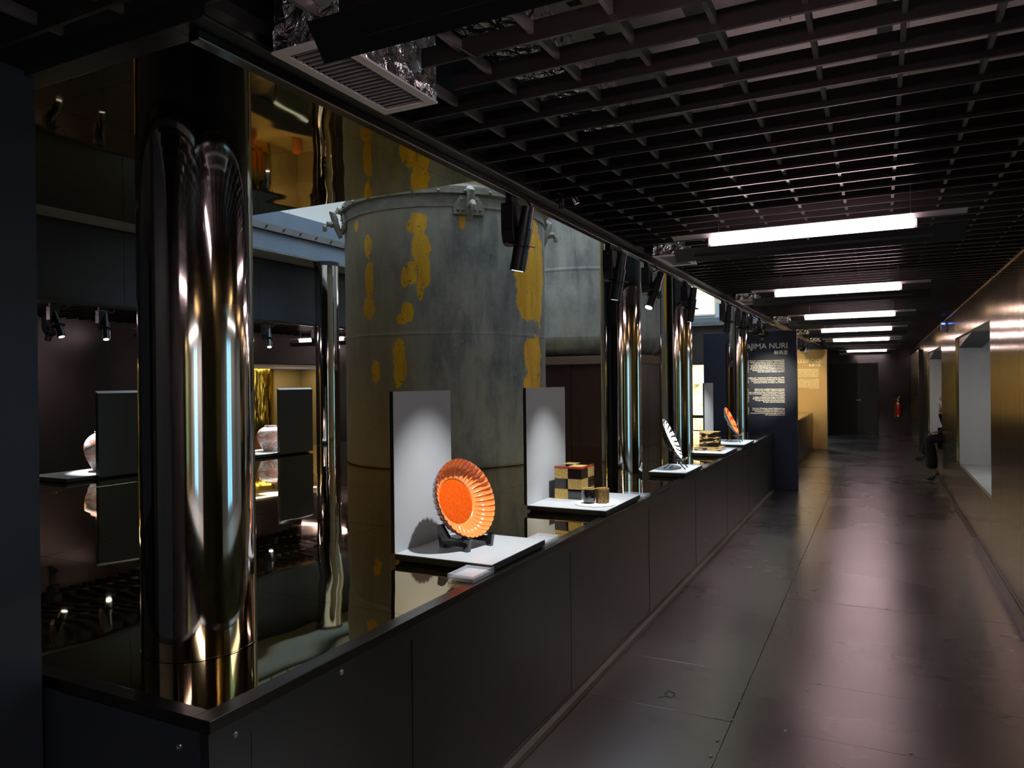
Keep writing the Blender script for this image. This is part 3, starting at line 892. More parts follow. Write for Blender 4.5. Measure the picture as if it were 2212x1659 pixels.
# ------------------------------------------------------------------ weathered tanks
def tank(cx, cy, r, z0, h, mat, label, lug0, full=True):
    b = (cx, cy, z0)
    t = thing('metal_tank', label, 'tank', b)
    zr = z0 + h
    prof = [(r - 0.015, z0), (r, z0 + 0.02), (r, z0 + 0.03), (r, z0 + 1.180), (r, z0 + 1.19), (r + 0.0012, z0 + 1.196), (r + 0.0012, z0 + 1.206), (r, z0 + 1.212), (r, z0 + 1.235), (r, zr - 0.16)]
    if not full:
        prof = [(r - 0.22, z0), (r - 0.12, z0 + 0.03), (r - 0.04, z0 + 0.10), (r, z0 + 0.22), (r, z0 + 0.23)] + [(r, z0 + 0.99), (r, z0 + 1.0), (r + 0.004, z0 + 1.01), (r + 0.004, z0 + 1.03), (r, z0 + 1.04), (r, z0 + 1.05), (r, zr - 0.16)]
    MB().lathe(prof, (cx, cy, 0), 128, close=False).build('shell', mat, t, smooth=True, ang=40)
    if full:
        MB().lathe([(r + 0.002, zr - 0.162), (r + 0.012, zr - 0.158), (r + 0.012, zr - 0.145), (r + 0.002, zr - 0.138), (r + 0.002, zr - 0.05), (r + 0.04, zr - 0.045), (r + 0.04, zr - 0.012), (r - 0.05, zr - 0.008), (r - 0.05, zr - 0.05)], (cx, cy, 0), 128, close=False).build('rim', M['tank_cast'], t, smooth=True, ang=30)
        MB().lathe([(r + 0.03, zr - 0.008), (r + 0.03, zr + 0.018), (r - 0.12, zr + 0.03), (r * 0.62, zr + 0.10), (r * 0.60, zr + 0.16), (r * 0.3, zr + 0.22), (0.0, zr + 0.24)], (cx, cy, 0), 96, close=False).build('lid', M['tank_cast'], t, smooth=True, ang=30)
        for k in range(28):
            a = 2 * PI * k / 28 + 0.05
            d = Vector((math.sin(a), -math.cos(a), 0))
            MB().lathe([(0.016, 0.0), (0.014, 0.010), (0.007, 0.018), (0.0, 0.02)], Vector((cx, cy, zr - 0.028)) + d * (r + 0.039), 10, d).build('rivet', M['tank_cast'], t, smooth=True)
        for k in range(4):
            a = lug0 + k * PI / 2
            d = Vector((math.sin(a), -math.cos(a), 0))
            s = Vector((math.cos(a), math.sin(a), 0))
            up = Vector((0, 0, 1))
            o0 = Vector((cx, cy, zr - 0.13)) + d * (r - 0.004)
            q = MB()
            out = [(-0.14, -0.10), (0.14, -0.10), (0.14, -0.03), (0.08, 0.07), (-0.08, 0.07), (-0.14, -0.03)]
            v = [o0 + s * p + up * z + d * e for e in (0.0, 0.028) for p, z in out]
            nn = len(out)
            q.add(v, [tuple(reversed(range(nn))), tuple(range(nn, 2 * nn))] + [(i, (i + 1) % nn, (i + 1) % nn + nn, i + nn) for i in range(nn)])
            lug = q.build('lug_plate', M['tank_cast'], t, bevel=0.004)
            hk = [o0 + d * 0.01 + up * 0.09, o0 + d * 0.07 + up * 0.11, o0 + d * 0.12 + up * 0.08, o0 + d * 0.10 + up * 0.02, o0 + d * 0.085 + up * -0.05, o0 + d * 0.12 + up * -0.035, o0 + d * 0.165 + up * -0.025, o0 + d * 0.195 + up * -0.06, o0 + d * 0.195 + up * -0.10]
            MB().tube(hk, [0.030, 0.038, 0.036, 0.034, 0.034, 0.032, 0.028, 0.024, 0.020], 12).tube([o0 + d * 0.085 + up * -0.04, o0 + d * 0.045 + up * -0.16], [0.034, 0.020], 10).build('hook', M['tank_cast'], lug, smooth=True)
            rv = MB()
            for (p, z) in ((-0.10, -0.06), (-0.055, -0.06), (0.055, -0.06), (0.10, -0.06), (-0.065, 0.03), (0.065, 0.03)):
                rv.lathe([(0.014, 0.0), (0.012, 0.008), (0.006, 0.014), (0.0, 0.015)], o0 + s * p + up * z + d * 0.028, 8, d)
            rv.build('plate_rivets', M['tank_cast'], lug, smooth=True)
    return t


tank(-3.93, 6.34, 1.0, ZC + 0.001, 2.475, M['tank'], 'weathered grey tank with yellow paint patches standing on the mirror counter', 0.76)
tank(-3.45, 8.95, 1.0, 1.90, 2.5, M['tank_far'], 'second grey tank with rounded base raised behind the first', 0.3, False)
rs = thing('tank_support', 'dark maroon support box under the raised second tank', 'support', (-3.45, 8.95, ZC))
for k in range(5):
    MB().box(-4.45 + 0.4 * k, -4.45 + 0.4 * k + 0.394, 8.0, 8.04, ZC, 1.80).build('side_panel', M['maroon'], rs)
    MB().box(-2.49, -2.45, 8.05 + 0.38 * k, 8.05 + 0.38 * k + 0.374, ZC, 1.80).build('side_panel', M['maroon'], rs)
MB().box(-4.42, -2.495, 8.045, 9.9, ZC, 1.80).build('core', M['maroon'], rs)
MB().box(-4.5, -2.40, 7.97, 9.95, 1.801, 1.895).build('ledge', M['ledge'], rs, bevel=0.004)
bk = thing('dark_partition', 'tall dark maroon partition standing behind the second tank', 'partition', (-4.0, 10.9, ZC))
for k in range(6):
    MB().box(-6.1 + 0.6 * k, -6.1 + 0.6 * k + 0.594, 10.9, 10.94, ZC, 3.0).build('panel', M['maroon'], bk)

# ------------------------------------------------------------------ text panels
def text_mesh(name, body, size, loc, mat, parent, align='RIGHT', space=1.0, offset=0.0, word=1.0):
    cu = bpy.data.curves.new(name, 'FONT')
    cu.body = body
    cu.size = size
    cu.align_x = align
    cu.space_line = space
    cu.space_word = word
    cu.offset = offset
    cu.resolution_u = 3
    cu.extrude = 0.0004
    tmp = bpy.data.objects.new(name, cu)
    COL.objects.link(tmp)
    dg = bpy.context.evaluated_depsgraph_get()
    me = bpy.data.meshes.new_from_object(tmp.evaluated_get(dg))
    bpy.data.objects.remove(tmp, do_unlink=True)
    me.name = name
    o = bpy.data.objects.new(name, me)
    COL.objects.link(o)
    me.materials.clear()
    me.materials.append(mat)
    o.parent = parent
    o.location = Vector(loc) - Vector(LOC[parent.name])
    o.rotation_euler = (PI / 2, 0, 0)
    return o


nv = thing('text_panel', 'navy exhibition panel with cream heading and paragraphs at the counter end', 'panel', (-1.9, 11.2, 0))
MB().box(-2.39, -1.07, 11.2, 11.30, 0.002, 2.305).build('board', M['navy'], nv, bevel=0.002)
YT = 11.199
text_mesh('heading', 'WAJIMA NURI', 0.112, (-1.186, YT, 2.050), M['text'], nv, offset=0.0012)
text_mesh('subheading', '輪島塗', 0.064, (-1.187, YT, 1.966), M['text'], nv, offset=0.001)
paras = [(1.869, ["wajima-nuri è una tecnica di laccatura tradizionale della", "regione, nella prefettura di Ishikawa. Questo affinato", "la chiarezza, la forma finale, in genere resistente", "ad avvolti preparata alla superficie, fino ai decorativi", "in ogni fase dell'artigianato giapponese, tramandato", "ancora più tecniche di solida e elegante e armonia di", "una rappresentanza di qualità duratura e potente", "valore alla sapienza e bellezza costruttiva"]),
         (1.618, ["wajima nuri è il patrimonio del XVII secolo e nel 1975,", "riconosciuta come l'Arte Tradizionale del Giappone,", "con durevole funzionalità ed eleganza, è apprezzata", "sempre più e diventa, nel tempo, uso e bellezza"]),
         (1.452, ["wajima nuri is a traditional Japanese technique", "from the city of Wajima, Ishikawa Prefecture.", "through a meticulous process of repeated coats of lacquer", "over wood, powder, developing durability, and finishes", "made from a blend with powdered", "is objects of exceptional strength and durability,", "beautiful and of great gold and silver decorations", "through using the time and artistic technique", "its highly regarded craftsmanship"]),
         (1.171, ["From the 17th century onward, Wajima-nuri was", "recognized as a \"Traditional Art of Japan\" in 1975.", "combining functionality with refined elegance,", "its lacquerware is becoming increasingly appreciated", "with continued use over time."])]
for z, lines in paras:
    text_mesh('paragraph', '\n'.join(lines), 0.0225, (-1.236, YT, z), M['text'], nv, space=1.04, offset=0.0009)

mu = thing('text_panel', 'mustard yellow exhibition panel with pale heading farther down the corridor', 'panel', (-1.9, 17.87, 0))
MB().box(-2.6, -1.075, 17.87, 17.97, 0.002, 2.265).build('board', M['mustard'], mu, bevel=0.002)
YT = 17.869
text_mesh('heading', 'METALLURGICI', 0.115, (-1.199, YT, 1.972), M['text_yellow'], mu, offset=0.001)
text_mesh('subheading', '金属工芸', 0.064, (-1.201, YT, 1.885), M['text_yellow'], mu, offset=0.001)
pl = ["la metallurgia tradizionale giapponese unisce la", "lavorazione dei metalli a tecniche di incisione", "tramandate nelle botteghe per intere generazioni", "di artigiani, con leghe di rame, argento e oro", "patinate a mano secondo antiche ricette, sino a", "ottenere colori profondi e superfici vive che", "mutano nel tempo e con l'uso quotidiano.", "", "Traditional Japanese metalwork joins the casting", "and hammering of copper, silver and gold alloys", "with inlay and engraving handed down through", "generations of craftsmen. Surfaces are patinated", "by hand following old recipes, giving the deep", "and living colours for which these vessels are", "known, changing slowly through daily use", "and care over time."]
text_mesh('paragraph', '\n'.join(pl), 0.0265, (-1.242, YT, 1.815), M['text_yellow'], mu, space=1.08, offset=0.0008)

# ------------------------------------------------------------------ displays: plinths, boards, labels
ZP = 0.87


def plinth(x0, x1, y0, y1, label, grp='grey display trays on the counter'):
    t = thing('display_tray', label, 'display tray', (x0, y0, ZC))
    MB().box(x0 + 0.012, x1 - 0.012, y0 + 0.012, y1 - 0.012, ZC + 0.0002, ZC + 0.010).build('foot', M['plinth_side'], t)
    MB().box(x0, x1, y0, y1, ZC + 0.010, ZP - 0.003).build('tray_body', M['plinth_side'], t)
    MB().box(x0, x1, y0, y1, ZP - 0.003, ZP).build('tray_top', M['board'], t)
    return t


def board(x, y0, y1, label, face=1):
    t = thing('backing_board', label, 'display board', (x, y0, ZP))
    z0, z1 = ZP + 0.0005, 1.565
    if face > 0:
        MB().box(x - 0.02, x - 0.002, y0, y1, z0, z1).build('back_panel', M['board_dark'], t)
        MB().box(x - 0.002, x, y0, y1, z0, z1).build('front_sheet', M['board'], t)
    else:
        MB().prism([(y0, z0 - 0.02), (y1, z0 - 0.02), (y1, z1 - 0.02), (y0, z1 - 0.02)], 'x', x, x + 0.035).build('back_panel', M['board_dark'], t)
        MB().prism([(x + 0.035, z1 - 0.0195), (x + 0.001, z1), (x - 0.003, z1), (x - 0.003, z1 - 0.0195)], 'y', y0, y1).build('chamfered_top', M['grille_fin'], t)
        MB().box(x - 0.003, x - 0.0005, y0, y1, z0, z1 - 0.02).build('front_sheet', M['board'], t)
    return t


def acrylic(x, y, label, rz=0.0, grp='clear acrylic label blocks'):
    t = thing('acrylic_label', label, 'label', (x, y, ZC), grp)
    t.rotation_euler = (0, 0, rz)
    w_, d_ = 0.058, 0.085
    MB().box(-w_, w_, -d_, d_, 0.0005, 0.0115).build('lower_slab', M['acrylic'], t, local=True, bevel=0.001)
    MB().box(-w_, w_, -d_, d_, 0.0135, 0.0245).build('upper_slab', M['acrylic'], t, local=True, bevel=0.001)
    MB().box(-w_ + 0.012, w_ - 0.012, -d_ + 0.014, d_ - 0.014, 0.0118, 0.0132).build('printed_card', M['label_print'], t, local=True)
    for sx in (-1, 1):
        for sy in (-1, 1):
            MB().lathe([(0.005, 0.0115), (0.005, 0.0135)], (sx * (w_ - 0.006), sy * (d_ - 0.007), 0), 8).build('spacer', M['screw'], t, local=True)
    return t


plinth(-1.867, -1.395, 2.572, 3.09, 'grey display tray under the large scalloped orange plate')
board(-1.867, 2.572, 3.04, 'grey backing board behind the large scalloped orange plate')
plinth(-1.875, -1.385, 3.905, 4.56, 'grey display tray under the checkered box and two cups')
board(-1.875, 3.905, 4.50, 'grey backing board behind the checkered gold and black box')
plinth(-1.672, -1.375, 5.735, 6.34, 'grey display tray under the white patterned plate')
plinth(-1.775, -1.385, 7.40, 8.12, 'grey display tray under the black and gold lidded box')
plinth(-1.867, -1.37, 8.47, 9.20, 'grey display tray under the far orange plate')
board(-1.867, 8.78, 9.28, 'pale backing board beside the far orange plate')
plinth(-6.31, -5.80, 3.60, 4.34, 'grey display tray on the far edge, left of the big column')
board(-5.80, 3.85, 4.36, 'black backed board seen from behind, left of the big column', -1)
plinth(-6.31, -5.80, 5.60, 6.40, 'grey display tray on the far edge, right of the big column')
board(-5.80, 5.89, 6.40, 'black backed board seen from behind, right of the big column', -1)
acrylic(-1.452, 2.505, 'clear acrylic label block at the near corner of the plate tray', 0.0)
acrylic(-1.452, 3.175, 'clear acrylic label block between the orange plate and the checkered box', 0.0)
acrylic(-1.45, 4.66, 'clear acrylic label block behind the pair of cups', PI / 2)
acrylic(-1.44, 6.46, 'clear acrylic label block behind the white plate', PI / 2)
acrylic(-1.44, 8.17, 'clear acrylic label block behind the gold cloud box', PI / 2)
acrylic(-1.44, 9.31, 'clear acrylic label block behind the far orange plate', PI / 2)
acrylic(-6.20, 3.50, 'clear acrylic label block on the far edge beside the partly hidden vase', PI / 2)


def mat_from_axes(loc, nrm, up=(0, 0, 1)):
    z = Vector(nrm).normalized()
    y = (Vector(up) - z * Vector(up).dot(z)).normalized()
    x = y.cross(z)
    return Matrix(((x.x, y.x, z.x, loc[0]), (x.y, y.y, z.y, loc[1]), (x.z, y.z, z.z, loc[2]), (0, 0, 0, 1)))


def plate(c, nrm, R, label, m_disc, m_wall, m_back, lobes=32, depth=0.05, scallop=True):
    t = thing('lacquer_plate', label, 'plate', c)
    t.matrix_world = mat_from_axes(c, nrm)
    n = lobes * 12

    def ring(rf, z, amp, zamp=0.0):
        vs = []
        for i in range(n):
            a = 2 * PI * i / n
            k = math.sqrt(max(0.0, 1 - (2 * ((a * lobes / (2 * PI)) % 1.0) - 1) ** 2)) if scallop else 1.0
            r = R * rf * (1 + amp * (k - 0.7))
            vs.append((r * math.cos(a), r * math.sin(a), z + zamp * (1 - k)))
        return vs

    def skin(rows):
        v = [p for r_ in rows for p in r_]
        f = []
        for k in range(len(rows) - 1):
            for i in range(n):
                j = (i + 1) % n
                f.append((k * n + i, k * n + j, (k + 1) * n + j, (k + 1) * n + i))
        return MB().add(v, f)
    disc = MB().lathe([(0.0, 0.0), (R * 0.30, 0.0004), (R * 0.565, 0.0008), (R * 0.575, -0.001)], (0, 0, 0), 96, close=False)
    disc.build('centre_disc', m_disc, t, smooth=True, local=True)
    rows = [ring(0.575, -0.001, 0.0), ring(0.585, 0.003, 0.0), ring(0.62, 0.005, 0.002, 0.001), ring(0.70, depth * 0.13, 0.003, 0.004), ring(0.78, depth * 0.22, 0.005, 0.005), ring(0.85, depth * 0.34, 0.010, 0.005), ring(0.905, depth * 0.52, 0.018, 0.004), ring(0.955, depth * 0.76, 0.026, 0.003), ring(0.99, depth * 0.97, 0.032, 0.002), ring(1.0, depth, 0.034, 0.001)]
    skin(rows).build('petal_wall', m_wall, t, smooth=True, local=True, ang=70)
    rows = [ring(1.0, depth, 0.035, 0.001), ring(1.004, depth - 0.004, 0.035, 0.001), ring(0.985, depth * 0.78, 0.032, 0.003), ring(0.93, depth * 0.40, 0.02, 0.004), ring(0.70, -0.006, 0.012, 0.003), ring(0.58, -0.012, 0.0), ring(0.52, -0.014, 0.0), ring(0.51, -0.024, 0.0), ring(0.49, -0.024, 0.0), ring(0.48, -0.013, 0.0)]
    v = skin(rows)
    v.f.append(tuple(range(9 * n, 10 * n)))
    v.build('back', m_back, t, smooth=True, local=True, ang=70)
    return t


def stand(c, R, ax, label, mat, style='panel', nrm=(1, 0, 0)):
    """little easel under a plate; ax = horizontal direction the plate faces"""
    t = thing('plate_stand', label, 'stand', (c[0], c[1], ZP))
    d = Vector((ax[0], ax[1], 0)).normalized()
    s = Vector((-d.y, d.x, 0))
    up = Vector((0, 0, 1))
    nn = Vector(nrm).normalized()
    pu = (up - nn * up.dot(nn)).normalized()
    b = Vector(c) - pu * R                      # lowest rim point
    base = Vector((b.x, b.y, ZP))
    zb = b.z - ZP
    for sg in (-1, 1):
        o0 = base + s * (sg * R * 0.42)
        if style == 'panel':
            prof = [(0.085, 0.0), (0.095, 0.055), (0.082, 0.062), (0.055, zb + 0.012), (-0.03, zb + 0.02), (-0.075, zb + 0.075), (-0.10, zb + 0.07), (-0.085, 0.0), (-0.065, 0.0), (-0.055, 0.018), (0.055, 0.018), (0.065, 0.0)]
            v = [o0 + d * p + up * z + s * e for e in (-0.009, 0.009) for p, z in prof]
            k = len(prof)
            MB().add(v, [tuple(reversed(range(k))), tuple(range(k, 2 * k))] + [(i, (i + 1) % k, (i + 1) % k + k, i + k) for i in range(k)]).build('side_bracket', mat, t)
        else:
            back = o0 - nn * 0.025 + pu * (R * 0.9) + up * zb
            MB().tube([o0 + d * 0.065 + up * 0.004, o0 + d * 0.01 + up * zb * 0.8, o0 - d * 0.025 + up * (zb + 0.01)], 0.005, 8).build('leg', mat, t, smooth=True)
            MB().tube([o0 - d * 0.11 + up * 0.004, o0 - d * 0.02 + up * (zb + 0.005), back], 0.0045, 8).build('leg', mat, t, smooth=True)
            MB().tube([o0 - d * 0.02 + up * (zb - 0.006), o0 + d * 0.045 + up * (zb - 0.008), o0 + d * 0.065 + up * (zb + 0.012)], 0.0055, 8).build('rest_arm', M['screw'] if sg > 0 else mat, t, smooth=True)
    q = base - d * 0.06 + up * 0.012
    if style == 'panel':
        MB().bar(q - s * (R * 0.42), q + s * (R * 0.42), 0.016, 0.022).build('cross_rail', mat, t)
    else:
        MB().tube([q - s * (R * 0.42), q + s * (R * 0.42)], 0.005, 8).build('cross_rail', mat, t, smooth=True)
    return t


# large orange plate
n1 = (0.93, -0.20, 0.34)
c1 = (-1.715, 2.83, 1.066)
plate(c1, n1, 0.178, 'large scalloped orange red lacquer plate on a black stand', M['orange_lacquer'], M['orange_inner'], M['red_rim'], 38, 0.07)
stand(c1, 0.178, (n1[0], n1[1]), 'black lacquer easel holding the large orange plate', M['black_lacquer'], 'panel', n1)
# white plate, seen nearly edge-on
n3 = (0.90, 0.10, 0.42)
c3 = (-1.575, 6.02, 1.108)
plate(c3, n3, 0.178, 'white plate with black brush strokes on a wire stand', M['white_plate'], M['white_plate'], M['black_lacquer'], 26, 0.03)
stand(c3, 0.178, (n3[0], n3[1]), 'thin black wire stand holding the white plate', M['black_paint'], 'wire', n3)
# far orange plate
n5 = (0.90, 0.02, 0.42)
c5 = (-1.60, 8.88, 1.108)
plate(c5, n5, 0.172, 'far orange plate with red inlaid pattern on a wire stand', M['orange_plate'], M['orange_plate'], M['black_lacquer'], 24, 0.03)
stand(c5, 0.172, (n5[0], n5[1]), 'thin black wire stand holding the far orange plate', M['black_paint'], 'wire', n5)

# checkered three tier box
bx = thing('stacked_box', 'three tier lacquer box checkered in gold and black', 'box', (-1.74, 4.30, ZP))
x0, x1, y0, y1 = -1.828, -1.648, 4.205, 4.43
xm, ym = (x0 + x1) / 2, (y0 + y1) / 2
hh = 0.062
for k in range(3):
    z0 = ZP + 0.0006 + k * (hh + 0.0015)
    tier = MB().box(x0 + 0.0015, x1 - 0.0015, y0 + 0.0015, y1 - 0.0015, z0, z0 + hh).build('tier', M['black_lacquer'], bx)
    odd = k % 2
    e = 0.0012
    MB().box(*((x0, xm) if not odd else (xm, x1)), y0 - 0.0, y0 + e, z0, z0 + hh).build('gold_square', M['gold_leaf'], tier)
    MB().box(*((xm, x1) if not odd else (x0, xm)), y0 - 0.0, y0 + e, z0, z0 + hh).build('black_square', M['black_lacquer'], tier)
    MB().box(x1 - e, x1, *((ym, y1) if not odd else (y0 + 0.0015, ym)), z0, z0 + hh).build('gold_square', M['gold_leaf'], tier)
    MB().box(x1 - e, x1, *((y0 + 0.0015, ym) if not odd else (ym, y1)), z0, z0 + hh).build('black_square', M['black_lacquer'], tier)
    MB().box(x0 + 0.0005, x1 + 0.0006, y0 - 0.0006, y1, z0 + hh, z0 + hh + 0.0015).build('red_edge', M['red_rim'], tier)
zl = ZP + 0.0006 + 3 * (hh + 0.0015)
lid = MB().box(x0, x1, y0, y1, zl, zl + 0.012).build('lid', M['red_rim'], bx, bevel=0.002)
for (a, b, c, d, mm) in ((x0, xm, y0, ym, 'black_lacquer'), (xm, x1, y0, ym, 'gold_leaf'), (x0, xm, ym, y1, 'gold_leaf'), (xm, x1, ym, y1, 'black_lacquer')):
    MB().box(a + 0.002, b - 0.001, c + 0.002, d - 0.001, zl + 0.0121, zl + 0.0132).build('lid_square', M[mm], lid)
sc_ = thing('round_saucer', 'pale round disc under the two small cups', 'saucer', (-1.525, 4.11, ZP))
MB().lathe([(0.0, 0.0005), (0.118, 0.0005), (0.122, 0.003), (0.119, 0.006), (0.0, 0.006)], (-1.525, 4.11, ZP), 64, close=False).build('disc', M['white_wall'], sc_, smooth=True)
for (cxx, cyy, mm, rr, lab) in ((-1.556, 4.09, 'black_lacquer', 0.039, 'small rounded black lacquer cup on the pale disc'), (-1.488, 4.135, 'cup_lattice', 0.041, 'small straight gold lattice cup on the pale disc')):
    b = (cxx, cyy, ZP + 0.0062)
    cp = thing('lacquer_cup', lab, 'cup', b, 'pair of cups on the pale disc')
    if mm == 'black_lacquer':
        prof = [(0.0, 0.0), (0.026, 0.0), (0.036, 0.012), (rr, 0.035), (rr - 0.001, 0.084)]
    else:
        prof = [(0.0, 0.0), (rr - 0.003, 0.0), (rr, 0.003), (rr, 0.084)]
    MB().lathe(prof, b, 40, close=False).build('body', M[mm], cp, smooth=True)
    MB().lathe([(rr - 0.001, 0.084), (rr - 0.002, 0.086), (rr - 0.005, 0.085), (rr - 0.005, 0.01), (0.0, 0.008)], b, 40, close=False).build('inner_lining', M['gold_leaf'], cp, smooth=True)

# black and gold lidded box on its tray
gx = thing('lidded_box', 'black lidded box with gold clouds on a gold edged base', 'box', (-1.6, 7.76, ZP))
x0, x1, y0, y1 = -1.695, -1.500, 7.70, 7.83
MB().box(-1.735, -1.462, 7.64, 7.89, ZP + 0.0006, ZP + 0.030).build('base_tray', M['gold_cloud'], gx, bevel=0.002)
MB().box(-1.735, -1.462, 7.64, 7.89, ZP + 0.030, ZP + 0.035).build('base_rim', M['gold_leaf'], gx)
MB().box(x0, x1, y0, y1, ZP + 0.0355, ZP + 0.130).build('body', M['gold_cloud'], gx, bevel=0.002)
MB().box(x0 - 0.001, x1 + 0.001, y0 - 0.001, y1 + 0.001, ZP + 0.130, ZP + 0.134).build('gold_band', M['gold_leaf'], gx)
MB().box(x0, x1, y0, y1, ZP + 0.134, ZP + 0.190).build('lid', M['gold_cloud'], gx, bevel=0.002)
MB().box(x0 + 0.001, x1 - 0.001, y0 + 0.001, y1 - 0.001, ZP + 0.190, ZP + 0.194).build('lid_top', M['gold_leaf'], gx)

# pots on the far trays
for (px_, py_, r_, h_, lab) in ((-6.06, 4.09, 0.15, 0.33, 'white ovoid vase half hidden behind the left dark board'), (-6.06, 6.05, 0.145, 0.27, 'round red and white vase half hidden behind the right dark board')):
    b = (px_, py_, ZP + 0.0005)
    t = thing('glazed_vase', lab, 'vase', b)
    MB().lathe([(0.0, 0.0), (r_ * 0.50, 0.0)] + [(r_ * (0.50 + 0.50 * math.sin(PI * min(1.0, (k / 14.0) / 0.62) / 2)) if k / 14.0 < 0.62 else r_ * max(0.40, math.sqrt(max(0.0, 1 - ((k / 14.0 - 0.62) / 0.41) ** 2))), h_ * k / 14.0) for k in range(1, 15)], b, 40, close=False).build('body', M['pot_glaze'], t, smooth=True)
    MB().lathe([(r_ * 0.41, h_ * 0.985), (r_ * 0.44, h_ * 1.03), (r_ * 0.38, h_ * 1.03), (r_ * 0.36, h_ * 0.95)], b, 40, close=False).build('lip', M['white_wall'], t, smooth=True)

# light box beyond the navy panel
lb = thing('light_box', 'glowing yellow light box with dark printed silhouettes beyond the columns', 'light box', (-3.75, 15.5, ZC))
MB().box(-4.7, -3.10, 15.5, 15.6, ZC + 0.002, 1.98).build('frame', M['black_paint'], lb)
MB().box(-4.66, -3.14, 15.494, 15.4995, ZC + 0.03, 1.92).build('screen', M['lightbox'], lb)
t2 = thing('display_tray', 'white display tray on the second counter beyond the navy panel', 'display tray', (-1.6, 14.4, ZC))
MB().box(-1.75, -1.42, 14.2, 14.8, ZC - 0.0005, ZP - 0.003).build('tray_body', M['plinth_side'], t2)
MB().box(-1.75, -1.42, 14.2, 14.8, ZP - 0.003, ZP).build('tray_top', M['board'], t2)

# ------------------------------------------------------------------ ceiling services
def lamp(y0, label, zt=2.2, xa=-0.925, xb=0.335, grp='fluorescent fixtures across the corridor'):
    """suspended asymmetric fluorescent trough, y0 = lower edge of the dark baffle"""
    t = thing('fluorescent_fixture', label, 'ceiling light', ((xa + xb) / 2, y0, zt), grp)
    zb = zt - 0.0
    th = 0.004
    MB().prism([(y0, zb), (y0 + th, zb + 0.003), (y0 - 0.048 + th, zb + 0.060), (y0 - 0.048, zb + 0.058)], 'x', xa, xb).build('baffle', M['black_paint'], t)
    pts = []
    for k in range(7):
        u = k / 6.0
        pts.append((y0 - 0.055 + 0.052 * u, zb + 0.122 - 0.003 * u - 0.010 * u * u))
    prof = pts + [(p + 0.001, q + 0.003) for p, q in reversed(pts)]
    MB().prism(prof, 'x', xa - 0.01, xb + 0.005).build('reflector', M['reflector'], t)
    MB().cyl((xa + 0.18, y0 + 0.008, zb + 0.094), (xb - 0.20, y0 + 0.008, zb + 0.092), 0.025, n=12).build('tube', M['tube'], t, smooth=True)
    for x in (xa + 0.17, xb - 0.19):
        MB().box(x - 0.006, x + 0.006, y0 - 0.006, y0 + 0.016, zb + 0.012, zb + 0.108).build('tube_holder', M['white_metal'], t)
    MB().box(xa + 0.10, xb - 0.12, y0 - 0.025, y0 + 0.0, zb + 0.018, zb + 0.032).build('spine', M['black_paint'], t)
    for x in (xa + 0.22, xb - 0.21):
        MB().cyl((x, y0 - 0.03, zb + 0.13), (x, y0 - 0.03, 3.27), 0.0022, n=6).build('hanger', M['screw'], t)
    MB().lathe([(0.005, 0.0), (0.004, 0.003), (0.0, 0.004)], ((xa + xb) / 2, y0 - 0.045, zb + 0.052), 8, (0, -0.8, -0.6)).build('screw', M['screw'], t)
    return t


ordn = ['nearest', 'second', 'third', 'fourth', 'fifth', 'sixth', 'seventh']
for k, y0 in enumerate((1.07, 3.71, 6.25, 8.85, 11.45, 14.4, 15.2)):
    lamp(y0, 'dark fluorescent fixture hung under the slats, %s from the viewer' % ordn[k])
lamp(20.4, 'dark fluorescent fixture hung under the slats, last before the end door')
for k, y0 in enumerate((3.4, 6.1, 8.8, 11.5)):
    lamp(y0, 'dark fluorescent fixture over the far aisle, %s along it' % ordn[k], 2.2, -8.35, -7.1, 'fluorescent fixtures over the far aisle')
lamp(-1.6, 'dark fluorescent fixture hung under the slats behind the viewer')


